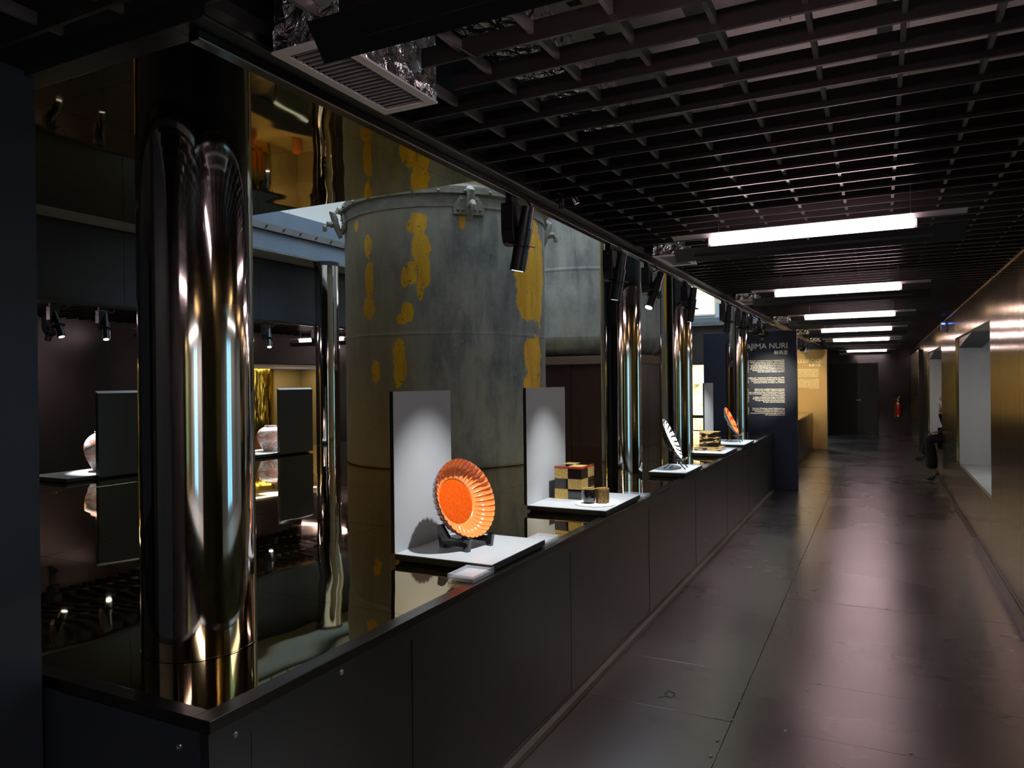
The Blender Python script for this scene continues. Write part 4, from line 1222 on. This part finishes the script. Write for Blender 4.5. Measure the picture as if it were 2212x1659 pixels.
def diffuser(y0, y1, label, nf=20, x0=-1.27, x1=-1.09, zt=2.375):
    t = thing('air_diffuser', label, 'vent', ((x0 + x1) / 2, y0, zt), 'foil wrapped air diffusers along the beam')
    fr = 0.026
    MB().box(x0, x0 + fr, y0, y1, zt, zt + 0.006).box(x1 - fr, x1, y0, y1, zt, zt + 0.006).box(x0 + fr, x1 - fr, y0, y0 + fr, zt, zt + 0.006).box(x0 + fr, x1 - fr, y1 - fr, y1, zt, zt + 0.006).build('frame', M['grille'], t)
    for k in range(nf):
        y = y0 + fr + (y1 - y0 - 2 * fr) * (k + 0.5) / nf
        MB().prism([(y - 0.001, zt + 0.002), (y + 0.001, zt + 0.002), (y + 0.007, zt + 0.018), (y + 0.005, zt + 0.018)], 'x', x0 + fr, x1 - fr).build('fin', M['grille_fin'], t)
    MB().box(x0 + 0.006, x1 - 0.006, y0 + 0.006, y1 - 0.006, zt + 0.05, zt + 0.06).build('damper', M['void'], t)
    # crumpled foil skirt: faceted box walls
    q = MB()
    rnd = random.Random(int(y0 * 100))
    loop = []
    nx, ny = 8, 22
    for i in range(nx):
        loop.append((x0 + (x1 - x0) * i / nx, y0))
    for i in range(ny):
        loop.append((x1, y0 + (y1 - y0) * i / ny))
    for i in range(nx):
        loop.append((x1 - (x1 - x0) * i / nx, y1))
    for i in range(ny):
        loop.append((x0, y1 - (y1 - y0) * i / ny))
    L = len(loop)
    zs_ = [zt + 0.007, zt + 0.02, zt + 0.045, zt + 0.10, zt + 0.18, zt + 0.26, zt + 0.36]
    v = []
    cxm, cym = (x0 + x1) / 2, (y0 + y1) / 2
    for r_, z in enumerate(zs_):
        for (x, y) in loop:
            j = 0.0035 if r_ else 0.001
            v.append((cxm + (x - cxm) * 0.97 + rnd.uniform(-j, j), cym + (y - cym) * 0.985 + rnd.uniform(-j, j), z + (rnd.uniform(-0.003, 0.003) if 0 < r_ < 6 else 0)))
    f = [(k * L + i, k * L + (i + 1) % L, (k + 1) * L + (i + 1) % L, (k + 1) * L + i) for k in range(len(zs_) - 1) for i in range(L)]
    f.append(tuple(range((len(zs_) - 1) * L, len(zs_) * L)))
    q.add(v, f).build('foil_wrap', M['foil'], t)
    return t


diffuser(1.285, 1.725, 'foil wrapped air diffuser with grey slotted grille, nearest over the counter edge', 20)
for k, (a, b) in enumerate(((4.50, 4.94), (7.42, 7.86), (10.28, 10.7), (13.18, 13.6), (16.05, 16.45))):
    diffuser(a, b, 'foil wrapped air diffuser beside the beam, %s from the viewer' % ordn[k + 1], 12)

# plenum services above the slats
dk = tag(MB().box(-1.26, -1.02, -3.9, YB - 0.1, 2.78, 2.98).build('foil_duct', M['foil'], loc=(-1.1, 0, 2.78)), 'long foil wrapped duct above the slats near the beam', 'duct')
rnd = random.Random(3)
q = MB()
nx, ny = 10, 8
X0, X1, Y0, Y1, Z0, Z1 = 0.02, 0.56, 1.05, 1.72, 2.72, 2.95
vv = []
for i in range(nx + 1):
    for (yy_, zz_) in ((Y0, Z1), (Y0, Z0), ((Y0 + Y1) / 2, Z0), (Y1, Z0), (Y1, Z1)):
        vv.append((X0 + (X1 - X0) * i / nx, yy_ + rnd.uniform(-0.012, 0.012), zz_ + rnd.uniform(-0.012, 0.012)))
ff = [(i * 5 + j, i * 5 + j + 1, (i + 1) * 5 + j + 1, (i + 1) * 5 + j) for i in range(nx) for j in range(4)]
ff += [(0, 1, 2, 3, 4), tuple(nx * 5 + j for j in (4, 3, 2, 1, 0))]
q.add(vv, ff)
tag(q.build('foil_duct', M['foil'], loc=(X0, Y0, Z0)), 'short crumpled foil duct box above the slats toward the right wall', 'duct')
tray = thing('cable_tray', 'perforated grey cable tray above the slats left of centre', 'cable tray', (-0.80, -1.0, 2.72))
MB().box(-0.88, -0.72, -1.0, YB - 0.1, 2.72, 2.724).build('bed', M['plenum_grey'], tray)
for x in (-0.88, -0.722):
    MB().box(x, x + 0.002, -1.0, YB - 0.1, 2.724, 2.77).build('side_lip', M['plenum_grey'], tray)
sl = MB()
for k in range(40):
    sl.box(-0.82, -0.78, 0.8 + 0.11 * k, 0.83 + 0.11 * k, 2.7192, 2.7198)
sl.build('perforations', M['void'], tray, kind='stuff')
for k, x in enumerate((-0.45, 0.02)):
    tag(MB().box(x - 0.02, x + 0.02, -1.0, YB - 0.1, 2.60, 2.66).build('ceiling_channel', M['plenum_grey'], loc=(x, 0, 2.6)), ('grey steel channel running above the slats left of the wire hangers' if k == 0 else 'grey steel channel running above the slats right of the wire hangers'), 'channel')
hg = thing('wire_hanger', 'thin wire hangers dropping from a bracket above the slats', 'hanger', (-0.2, 1.9, 2.47))
for dx in (-0.012, 0.012):
    MB().cyl((-0.2 + dx, 1.9, 2.475), (-0.2 + dx, 1.9, 3.26), 0.002, n=6).build('wire', M['screw'], hg)
MB().box(-0.235, -0.165, 1.88, 1.92, 3.22, 3.28).build('bracket', M['plenum_grey'], hg)
tag(MB().tube([(-0.98, 1.52, 2.50), (-0.94, 1.56, 2.44), (-0.90, 1.60, 2.415), (-0.85, 1.66, 2.45), (-0.82, 1.75, 2.56), (-0.80, 1.82, 2.68)], 0.003, 6).build('cable', M['black_paint'], loc=(-0.98, 1.52, 2.5)), 'thin black cable drooping below the slats near the first diffuser', 'cable')
for k, y in enumerate((0.2, 5.4)):
    tag(MB().box(-1.33, XR, y, y + 0.14, 2.99, 3.27).build('concrete_joist', M['slab'], loc=(-0.2, y, 3.0)), 'pale concrete joist crossing above the slats, %s from the viewer' % ordn[k], 'joist')

# ------------------------------------------------------------------ spotlights
def spot_light(name, pos, target, power, parent, size_deg=34, blend=0.5, color=(0.93, 0.97, 1.0), soft=0.012):
    l = bpy.data.lights.new(name, 'SPOT')
    l.energy = power
    l.spot_size = math.radians(size_deg)
    l.spot_blend = blend
    l.color = color
    l.shadow_soft_size = soft
    o = bpy.data.objects.new(name, l)
    d = (Vector(target) - Vector(pos)).normalized()
    o.rotation_euler = d.to_track_quat('-Z', 'Y').to_euler()
    COL.objects.link(o)
    if parent is not None:
        o.parent = parent
        o.location = Vector(pos) - Vector(LOC[parent.name])
    else:
        o.location = pos
    return o


def spotlight(x, y, zt, target, label, power=None, side=1, grp='track spotlights along the corridor beam', cone=30, axis='y', color=(0.93, 0.97, 1.0), blend=0.5):
    """gear box hanging from the track at (x, y, zt) and a slim cylinder beside it aimed at target"""
    t = thing('spotlight', label, 'spotlight', (x, y, zt), grp)
    MB().box(x - 0.014, x + 0.014, y - 0.03, y + 0.03, zt - 0.028, zt).build('track_adapter', M['lamp_black'], t, bevel=0.002)
    zb = zt - 0.205
    prof = [(y - 0.043, zt - 0.030), (y + 0.043, zt - 0.030), (y + 0.043, zb + 0.055), (y + 0.030, zb + 0.012), (y + 0.016, zb), (y - 0.016, zb), (y - 0.030, zb + 0.012), (y - 0.043, zb + 0.055)]
    gb = MB().prism(prof, 'x', x - 0.030 * 1.0, x + 0.027).build('gear_box', M['lamp_black'], t, bevel=0.003)
    MB().lathe([(0.004, 0.0), (0.003, 0.002), (0.0, 0.002)], (x, y - 0.0432, zt - 0.05), 8, (0, -1, 0)).build('screw', M['screw'], gb)
    piv = Vector((x + side * 0.045, y + 0.008, zt - 0.185))
    d = (Vector(target) - piv).normalized()
    top, bot = piv - d * 0.14, piv + d * 0.125
    MB().cyl(Vector((x + 0.01 * side, y + 0.02, zt - 0.185)), piv, 0.010, n=10).build('pivot', M['lamp_black'], t, smooth=True)
    MB().cyl(top, piv - d * 0.051, 0.026, 0.028, n=24).build('heat_sink', M['lamp_black'], t, smooth=True)
    MB().cyl(piv - d * 0.05, bot, 0.034, n=28, cap=True).build('lamp_body', M['lamp_black'], t, smooth=True)
    MB().cyl(piv + d * 0.018, piv + d * 0.021, 0.060, n=28).build('glare_ring', M['lamp_black'], t, smooth=True)
    MB().cyl(bot + d * 0.0005, bot + d * 0.002, 0.024, n=24).build('lens', M['lens'], t)
    MB().tube([(x, y + 0.02, zt - 0.01), (x + 0.03, y + 0.07, zt - 0.05), (x + 0.04, y + 0.10, zt - 0.03), (x + 0.02, y + 0.12, zt + 0.004)], 0.004, 6).build('cable', M['black_paint'], t, smooth=True)
    spot_light('spot_beam', bot + d * 0.012, target, SPOT_W if power is None else power, t, cone, blend, color)
    return t


ZT = 2.374
spotlight(XB, 2.735, ZT, (-1.62, 2.83, 0.98), 'black track spotlight in front of the weathered tank, nearest to the viewer', 120, cone=58, blend=1.0)
spotlight(XB, 3.98, ZT, (-1.64, 4.2, 0.92), 'black track spotlight above the checkered box', 125, cone=54, blend=1.0)
spotlight(XB, 4.72, ZT, (-1.60, 4.10, 0.92), 'black track spotlight tilted back toward the checkered box', 52, cone=26)
spotlight(XB, 5.78, ZT, (-1.55, 6.02, 1.05), 'black track spotlight above the white plate', 170, cone=40, blend=0.9)
spotlight(XB, 7.33, ZT, (-1.54, 7.65, 0.92), 'black track spotlight above the gold cloud box', 170, cone=42, blend=0.9)
spotlight(XB, 8.22, ZT, (-1.56, 8.88, 1.05), 'black track spotlight above the far orange plate', 190, cone=54, blend=0.9)
spotlight(XB, 9.05, ZT, (-1.42, 11.2, 1.55), 'black track spotlight turned to the navy panel text', 150, cone=27, blend=0.9, color=(1.0, 0.93, 0.76))
spotlight(XB, 9.75, ZT, (-1.6, 11.2, 1.45), 'black track spotlight closest to the navy panel', 60, cone=34, color=(1.0, 0.93, 0.76))
spotlight(XB, 14.9, ZT, (-1.4, 17.87, 1.6), 'black track spotlight turned to the mustard panel', 150, cone=36, color=(1.0, 0.86, 0.58))
spotlight(XB, 15.7, ZT, (-1.75, 17.87, 1.2), 'second black track spotlight before the mustard panel', 70, cone=50, color=(1.0, 0.86, 0.58))
G2 = 'track spotlights along the far aisle'
spotlight(-6.52, 3.95, 2.344, (-6.0, 4.05, 0.95), 'black spotlight on the far fascia, leftmost of the far ones', 240, 1, G2, 30)
spotlight(-6.52, 4.40, 2.344, (-6.1, 4.2, 0.95), 'black spotlight with bright lens on the far fascia near the big column', 160, 1, G2, 30)
spotlight(-6.52, 6.45, 2.344, (-6.02, 6.05, 0.95), 'black spotlight on the far fascia between the columns', 300, 1, G2, 30)
spotlight(-6.52, 7.3, 2.344, (-8.7, 8.2, 2.1), 'black spotlight on the far fascia turned to the aisle wall', 8, 1, G2, 60)
spotlight(-8.2, 4.9, 2.40, (-8.8, 5.1, 1.6), 'black spotlight washing the dark aisle wall', 14, 1, G2, 90, color=(1.0, 0.72, 0.68), blend=1.0)
ds = thing('twin_spot', 'pair of small bright metal lamps above the first track spotlight', 'spotlight', (-1.27, 3.05, 2.40))
for (p, a) in (((-1.265, 3.02, 2.405), (0.02, 0.03, -1)), ((-1.235, 3.10, 2.435), (0.35, 0.2, -0.9))):
    a = Vector(a).normalized()
    MB().cyl(Vector(p) + a * 0.03, Vector(p) - a * 0.03, 0.013, n=16).build('lamp_body', M['steel'], ds, smooth=True)
MB().tube([(-1.275, 3.0, 2.44), (-1.262, 3.02, 2.436), (-1.24, 3.09, 2.462)], 0.005, 6).build('arm', M['black_paint'], ds, smooth=True)

# ------------------------------------------------------------------ fire extinguisher, wall device
ex = thing('fire_extinguisher', 'red fire extinguisher with brass fittings hung on the dark end wall', 'fire extinguisher', (0.435, YB - 0.12, 0.52))
c = (0.435, YB - 0.125, 0)
MB().lathe([(0.0, 0.52), (0.062, 0.52), (0.066, 0.53), (0.066, 0.555)], c, 28, close=False).build('foot_ring', M['brass'], ex, smooth=True)
MB().lathe([(0.070, 0.555), (0.072, 0.565), (0.072, 0.86), (0.070, 0.868)], c, 28, close=False).build('cylinder', M['ext_red'], ex, smooth=True)
MB().lathe([(0.071, 0.868), (0.066, 0.91), (0.045, 0.95), (0.022, 0.965), (0.02, 1.0), (0.026, 1.005), (0.026, 1.03), (0.0, 1.035)], c, 28, close=False).build('shoulder', M['brass'], ex, smooth=True)
MB().tube([(0.435, YB - 0.14, 1.02), (0.36, YB - 0.15, 1.0), (0.352, YB - 0.15, 0.85), (0.352, YB - 0.15, 0.56), (0.362, YB - 0.15, 0.50)], 0.011, 10).build('hose', M['brass'], ex, smooth=True)
MB().bar((0.435, YB - 0.125, 1.045), (0.48, YB - 0.13, 1.075), 0.012, 0.01).build('handle', M['screw'], ex)
MB().box(0.40, 0.47, YB - 0.052, YB - 0.031, 0.86, 0.92).build('wall_bracket', M['black_paint'], ex)
dv = thing('wall_sensor', 'small grey device with blue light on the brass wall near the ceiling', 'device', (XR - 0.03, 11.75, 2.25))
MB().prism([(XR - 0.075, 2.37), (XR - 0.001, 2.37), (XR - 0.001, 2.24), (XR - 0.03, 2.225), (XR - 0.075, 2.26)], 'y', 11.70, 11.82).build('housing', M['device'], dv, bevel=0.004)
MB().box(XR - 0.07, XR - 0.03, 11.694, 11.699, 2.335, 2.35).build('status_light', M['blue_led'], dv)

# ------------------------------------------------------------------ seated visitor
def skin_body(name, nodes, edges, mat, parent, sub=2):
    me = bpy.data.meshes.new(name)
    keys = list(nodes)
    o0 = Vector(LOC[parent.name])
    me.from_pydata([tuple(Vector(nodes[k][0]) - o0) for k in keys], [(keys.index(a), keys.index(b)) for a, b in edges], [])
    o = bpy.data.objects.new(name, me)
    COL.objects.link(o)
    o.parent = parent
    LOC[o.name] = LOC[parent.name]
    md = o.modifiers.new('skin', 'SKIN')
    for i, k in enumerate(keys):
        r_ = nodes[k][1]
        me.skin_vertices[0].data[i].radius = r_ if isinstance(r_, tuple) else (r_, r_)
        me.skin_vertices[0].data[i].use_root = (i == 0)
    md.use_smooth_shade = True
    sb = o.modifiers.new('sub', 'SUBSURF')
    sb.levels = sub
    sb.render_levels = sub
    me.materials.append(mat)
    return o


pr = thing('person', 'person in wide black trousers seated in the far wall niche with crossed legs', 'person', (0.98, 13.15, 0.565))
dy = 13.1
N = {'pelvis': ((0.99, dy, 0.67), (0.13, 0.16)), 'belly': ((1.0, dy, 0.84), (0.11, 0.15)), 'chest': ((0.985, dy, 1.02), (0.12, 0.17)), 'neckb': ((0.955, dy, 1.15), (0.06, 0.07)), 'neck': ((0.935, dy, 1.20), (0.048, 0.048)),
     'shl': ((0.98, dy - 0.18, 1.08), 0.06), 'ell': ((0.93, dy - 0.22, 0.83), 0.045), 'wrl': ((0.80, dy - 0.10, 0.76), 0.030),
     'shr': ((0.98, dy + 0.18, 1.08), 0.06), 'elr': ((0.90, dy + 0.24, 0.83), 0.045), 'wrr': ((0.82, dy + 0.05, 1.04), 0.030)}
E_ = [('pelvis', 'belly'), ('belly', 'chest'), ('chest', 'neckb'), ('neckb', 'neck'), ('chest', 'shl'), ('shl', 'ell'), ('ell', 'wrl'), ('chest', 'shr'), ('shr', 'elr'), ('elr', 'wrr')]
skin_body('coat', N, E_, M['coat'], pr)
T = {'pel': ((0.97, dy, 0.66), (0.13, 0.16)),
     'hipl': ((0.93, dy - 0.08, 0.655), 0.09), 'knl': ((0.655, dy - 0.10, 0.655), 0.075), 'shl': ((0.69, dy - 0.10, 0.42), 0.085), 'heml': ((0.70, dy - 0.10, 0.175), 0.095),
     'hipr': ((0.93, dy + 0.08, 0.66), 0.09), 'knr': ((0.66, dy + 0.07, 0.64), 0.075), 'shr': ((0.63, dy + 0.10, 0.48), 0.07), 'hemr': ((0.605, dy + 0.11, 0.385), 0.065)}
skin_body('trousers', T, [('pel', 'hipl'), ('hipl', 'knl'), ('knl', 'shl'), ('shl', 'heml'), ('pel', 'hipr'), ('hipr', 'knr'), ('knr', 'shr'), ('shr', 'hemr')], M['trousers'], pr)
S = {'h': ((0.77, dy - 0.10, 0.055), (0.042, 0.05)), 'a': ((0.745, dy - 0.10, 0.13), 0.045), 'm': ((0.69, dy - 0.10, 0.05), (0.042, 0.045)), 't': ((0.615, dy - 0.10, 0.036), (0.035, 0.032))}
skin_body('shoe', S, [('h', 'a'), ('h', 'm'), ('m', 't')], M['shoe'], pr)
S = {'h': ((0.615, dy + 0.11, 0.315), (0.042, 0.042)), 'a': ((0.60, dy + 0.11, 0.38), 0.042), 'm': ((0.55, dy + 0.11, 0.315), (0.038, 0.042)), 't': ((0.475, dy + 0.11, 0.325), (0.03, 0.03))}
skin_body('shoe', S, [('h', 'a'), ('h', 'm'), ('m', 't')], M['shoe'], pr)
S = {'h': ((0.88, dy - 0.02, 0.055), (0.04, 0.05)), 'a': ((0.87, dy - 0.02, 0.13), 0.045)}
# head, leaning a little forward
H = MB()
hc = Vector((0.925, dy + 0.02, 1.285))
seg, rng = 28, 20
vv, ff = [], []
for i in range(rng + 1):
    ph = PI * i / rng
    for j in range(seg):
        a = 2 * PI * j / seg
        x, y_, z = -math.cos(a) * math.sin(ph), math.sin(a) * math.sin(ph), math.cos(ph)
        rx, ry, rz = 0.092, 0.074, 0.118
        sx = rx * (1 + (0.05 if z < -0.2 and x < 0 else 0))
        px_, py_, pz_ = hc.x + x * 0 + (-1) * 0, 0, 0
        taper = 1.0 - 0.28 * max(0.0, -z - 0.15)
        p = Vector((hc.x + x * sx * taper, hc.y + y_ * ry * taper, hc.z + z * rz))
        face = max(0.0, -x)
        nose = math.exp(-((y_ / 0.14) ** 2)) * math.exp(-(((z + 0.12) / 0.17) ** 2)) * face
        brow = math.exp(-(((abs(y_) - 0.34) / 0.16) ** 2)) * math.exp(-(((z - 0.04) / 0.09) ** 2)) * face
        mouth = math.exp(-((y_ / 0.26) ** 2)) * math.exp(-(((z + 0.50) / 0.07) ** 2)) * face
        chin = math.exp(-((y_ / 0.25) ** 2)) * math.exp(-(((z + 0.80) / 0.12) ** 2)) * face
        p.x -= 0.026 * nose + 0.006 * mouth + 0.010 * chin - 0.010 * brow
        vv.append(p)
for i in range(rng):
    for j in range(seg):
        ff.append((i * seg + j, i * seg + (j + 1) % seg, (i + 1) * seg + (j + 1) % seg, (i + 1) * seg + j))
hd = H.add(vv, ff).build('head', M['skin'], pr, smooth=True, ang=80)
for sg in (-1, 1):
    MB().lathe([(0.0, 0.0), (0.009, 0.002), (0.011, 0.006), (0.007, 0.011), (0.0, 0.012)], hc + Vector((-0.082, sg * 0.027, 0.006)), 12, (-1, 0, 0)).build('eye', M['white_wall'], hd, smooth=True)
    MB().lathe([(0.0, 0.0), (0.018, 0.002), (0.026, 0.006), (0.022, 0.012), (0.0, 0.012)], hc + Vector((0.012, sg * 0.072, -0.012)), 14, (0, sg, 0)).build('ear', M['skin'], hd, smooth=True)
HR = MB()
vv, ff = [], []
for i in range(13):
    ph = PI * 0.60 * i / 12
    for j in range(seg):
        a = 2 * PI * j / seg
        x, y_, z = -math.cos(a) * math.sin(ph), math.sin(a) * math.sin(ph), math.cos(ph)
        k = 1.09
        if x < -0.35 and z < 0.55:
            k = 0.90
        vv.append(hc + Vector((x * 0.094 * k + 0.006, y_ * 0.078 * k, z * 0.122 * k + 0.003)))
for i in range(12):
    for j in range(seg):
        ff.append((i * seg + j, i * seg + (j + 1) % seg, (i + 1) * seg + (j + 1) % seg, (i + 1) * seg + j))
HR.add(vv, ff).build('hair', M['hair'], pr, smooth=True, ang=80)


def hand(wr, dirv, up, nm):
    d = Vector(dirv).normalized()
    u = Vector(up).normalized()
    s = d.cross(u).normalized()
    wr = Vector(wr)
    nodes = {'w': (wr, (0.024, 0.02)), 'p': (wr + d * 0.05, (0.032, 0.016)), 'k': (wr + d * 0.085, (0.032, 0.014))}
    ed = [('w', 'p'), ('p', 'k')]
    for i, (off, ln) in enumerate(((-0.026, 0.065), (-0.009, 0.075), (0.009, 0.07), (0.026, 0.055))):
        b = wr + d * 0.088 + s * off
        nodes['f%da' % i] = (b, 0.009)
        nodes['f%db' % i] = (b + d * ln * 0.5 - u * 0.010, 0.0085)
        nodes['f%dc' % i] = (b + d * ln * 0.85 - u * 0.032, 0.007)
        ed += [('k', 'f%da' % i), ('f%da' % i, 'f%db' % i), ('f%db' % i, 'f%dc' % i)]
    nodes['ta'] = (wr + d * 0.035 - s * 0.034, 0.011)
    nodes['tb'] = (wr + d * 0.075 - s * 0.048 - u * 0.01, 0.0095)
    ed += [('p', 'ta'), ('ta', 'tb')]
    return skin_body(nm, nodes, ed, M['skin'], pr, 1)


hand((0.80, dy - 0.10, 0.765), (-1, 0.15, -0.12), (0, 0, 1), 'hand')
hand((0.82, dy + 0.05, 1.05), (0.10, -0.1, 1.0), (1, 0, 0), 'hand')

# scuff mark on the floor
tag(MB().tube([(-1.02, 3.62, 0.0015), (-0.98, 3.66, 0.002), (-0.96, 3.64, 0.0015), (-0.95, 3.70, 0.002), (-0.99, 3.72, 0.0015), (-1.0, 3.67, 0.002)], 0.0018, 5).build('thread_scrap', M['plenum_grey'], loc=(-1.0, 3.65, 0)), 'small pale scrap of thread on the dark floor near the counter', 'scrap')
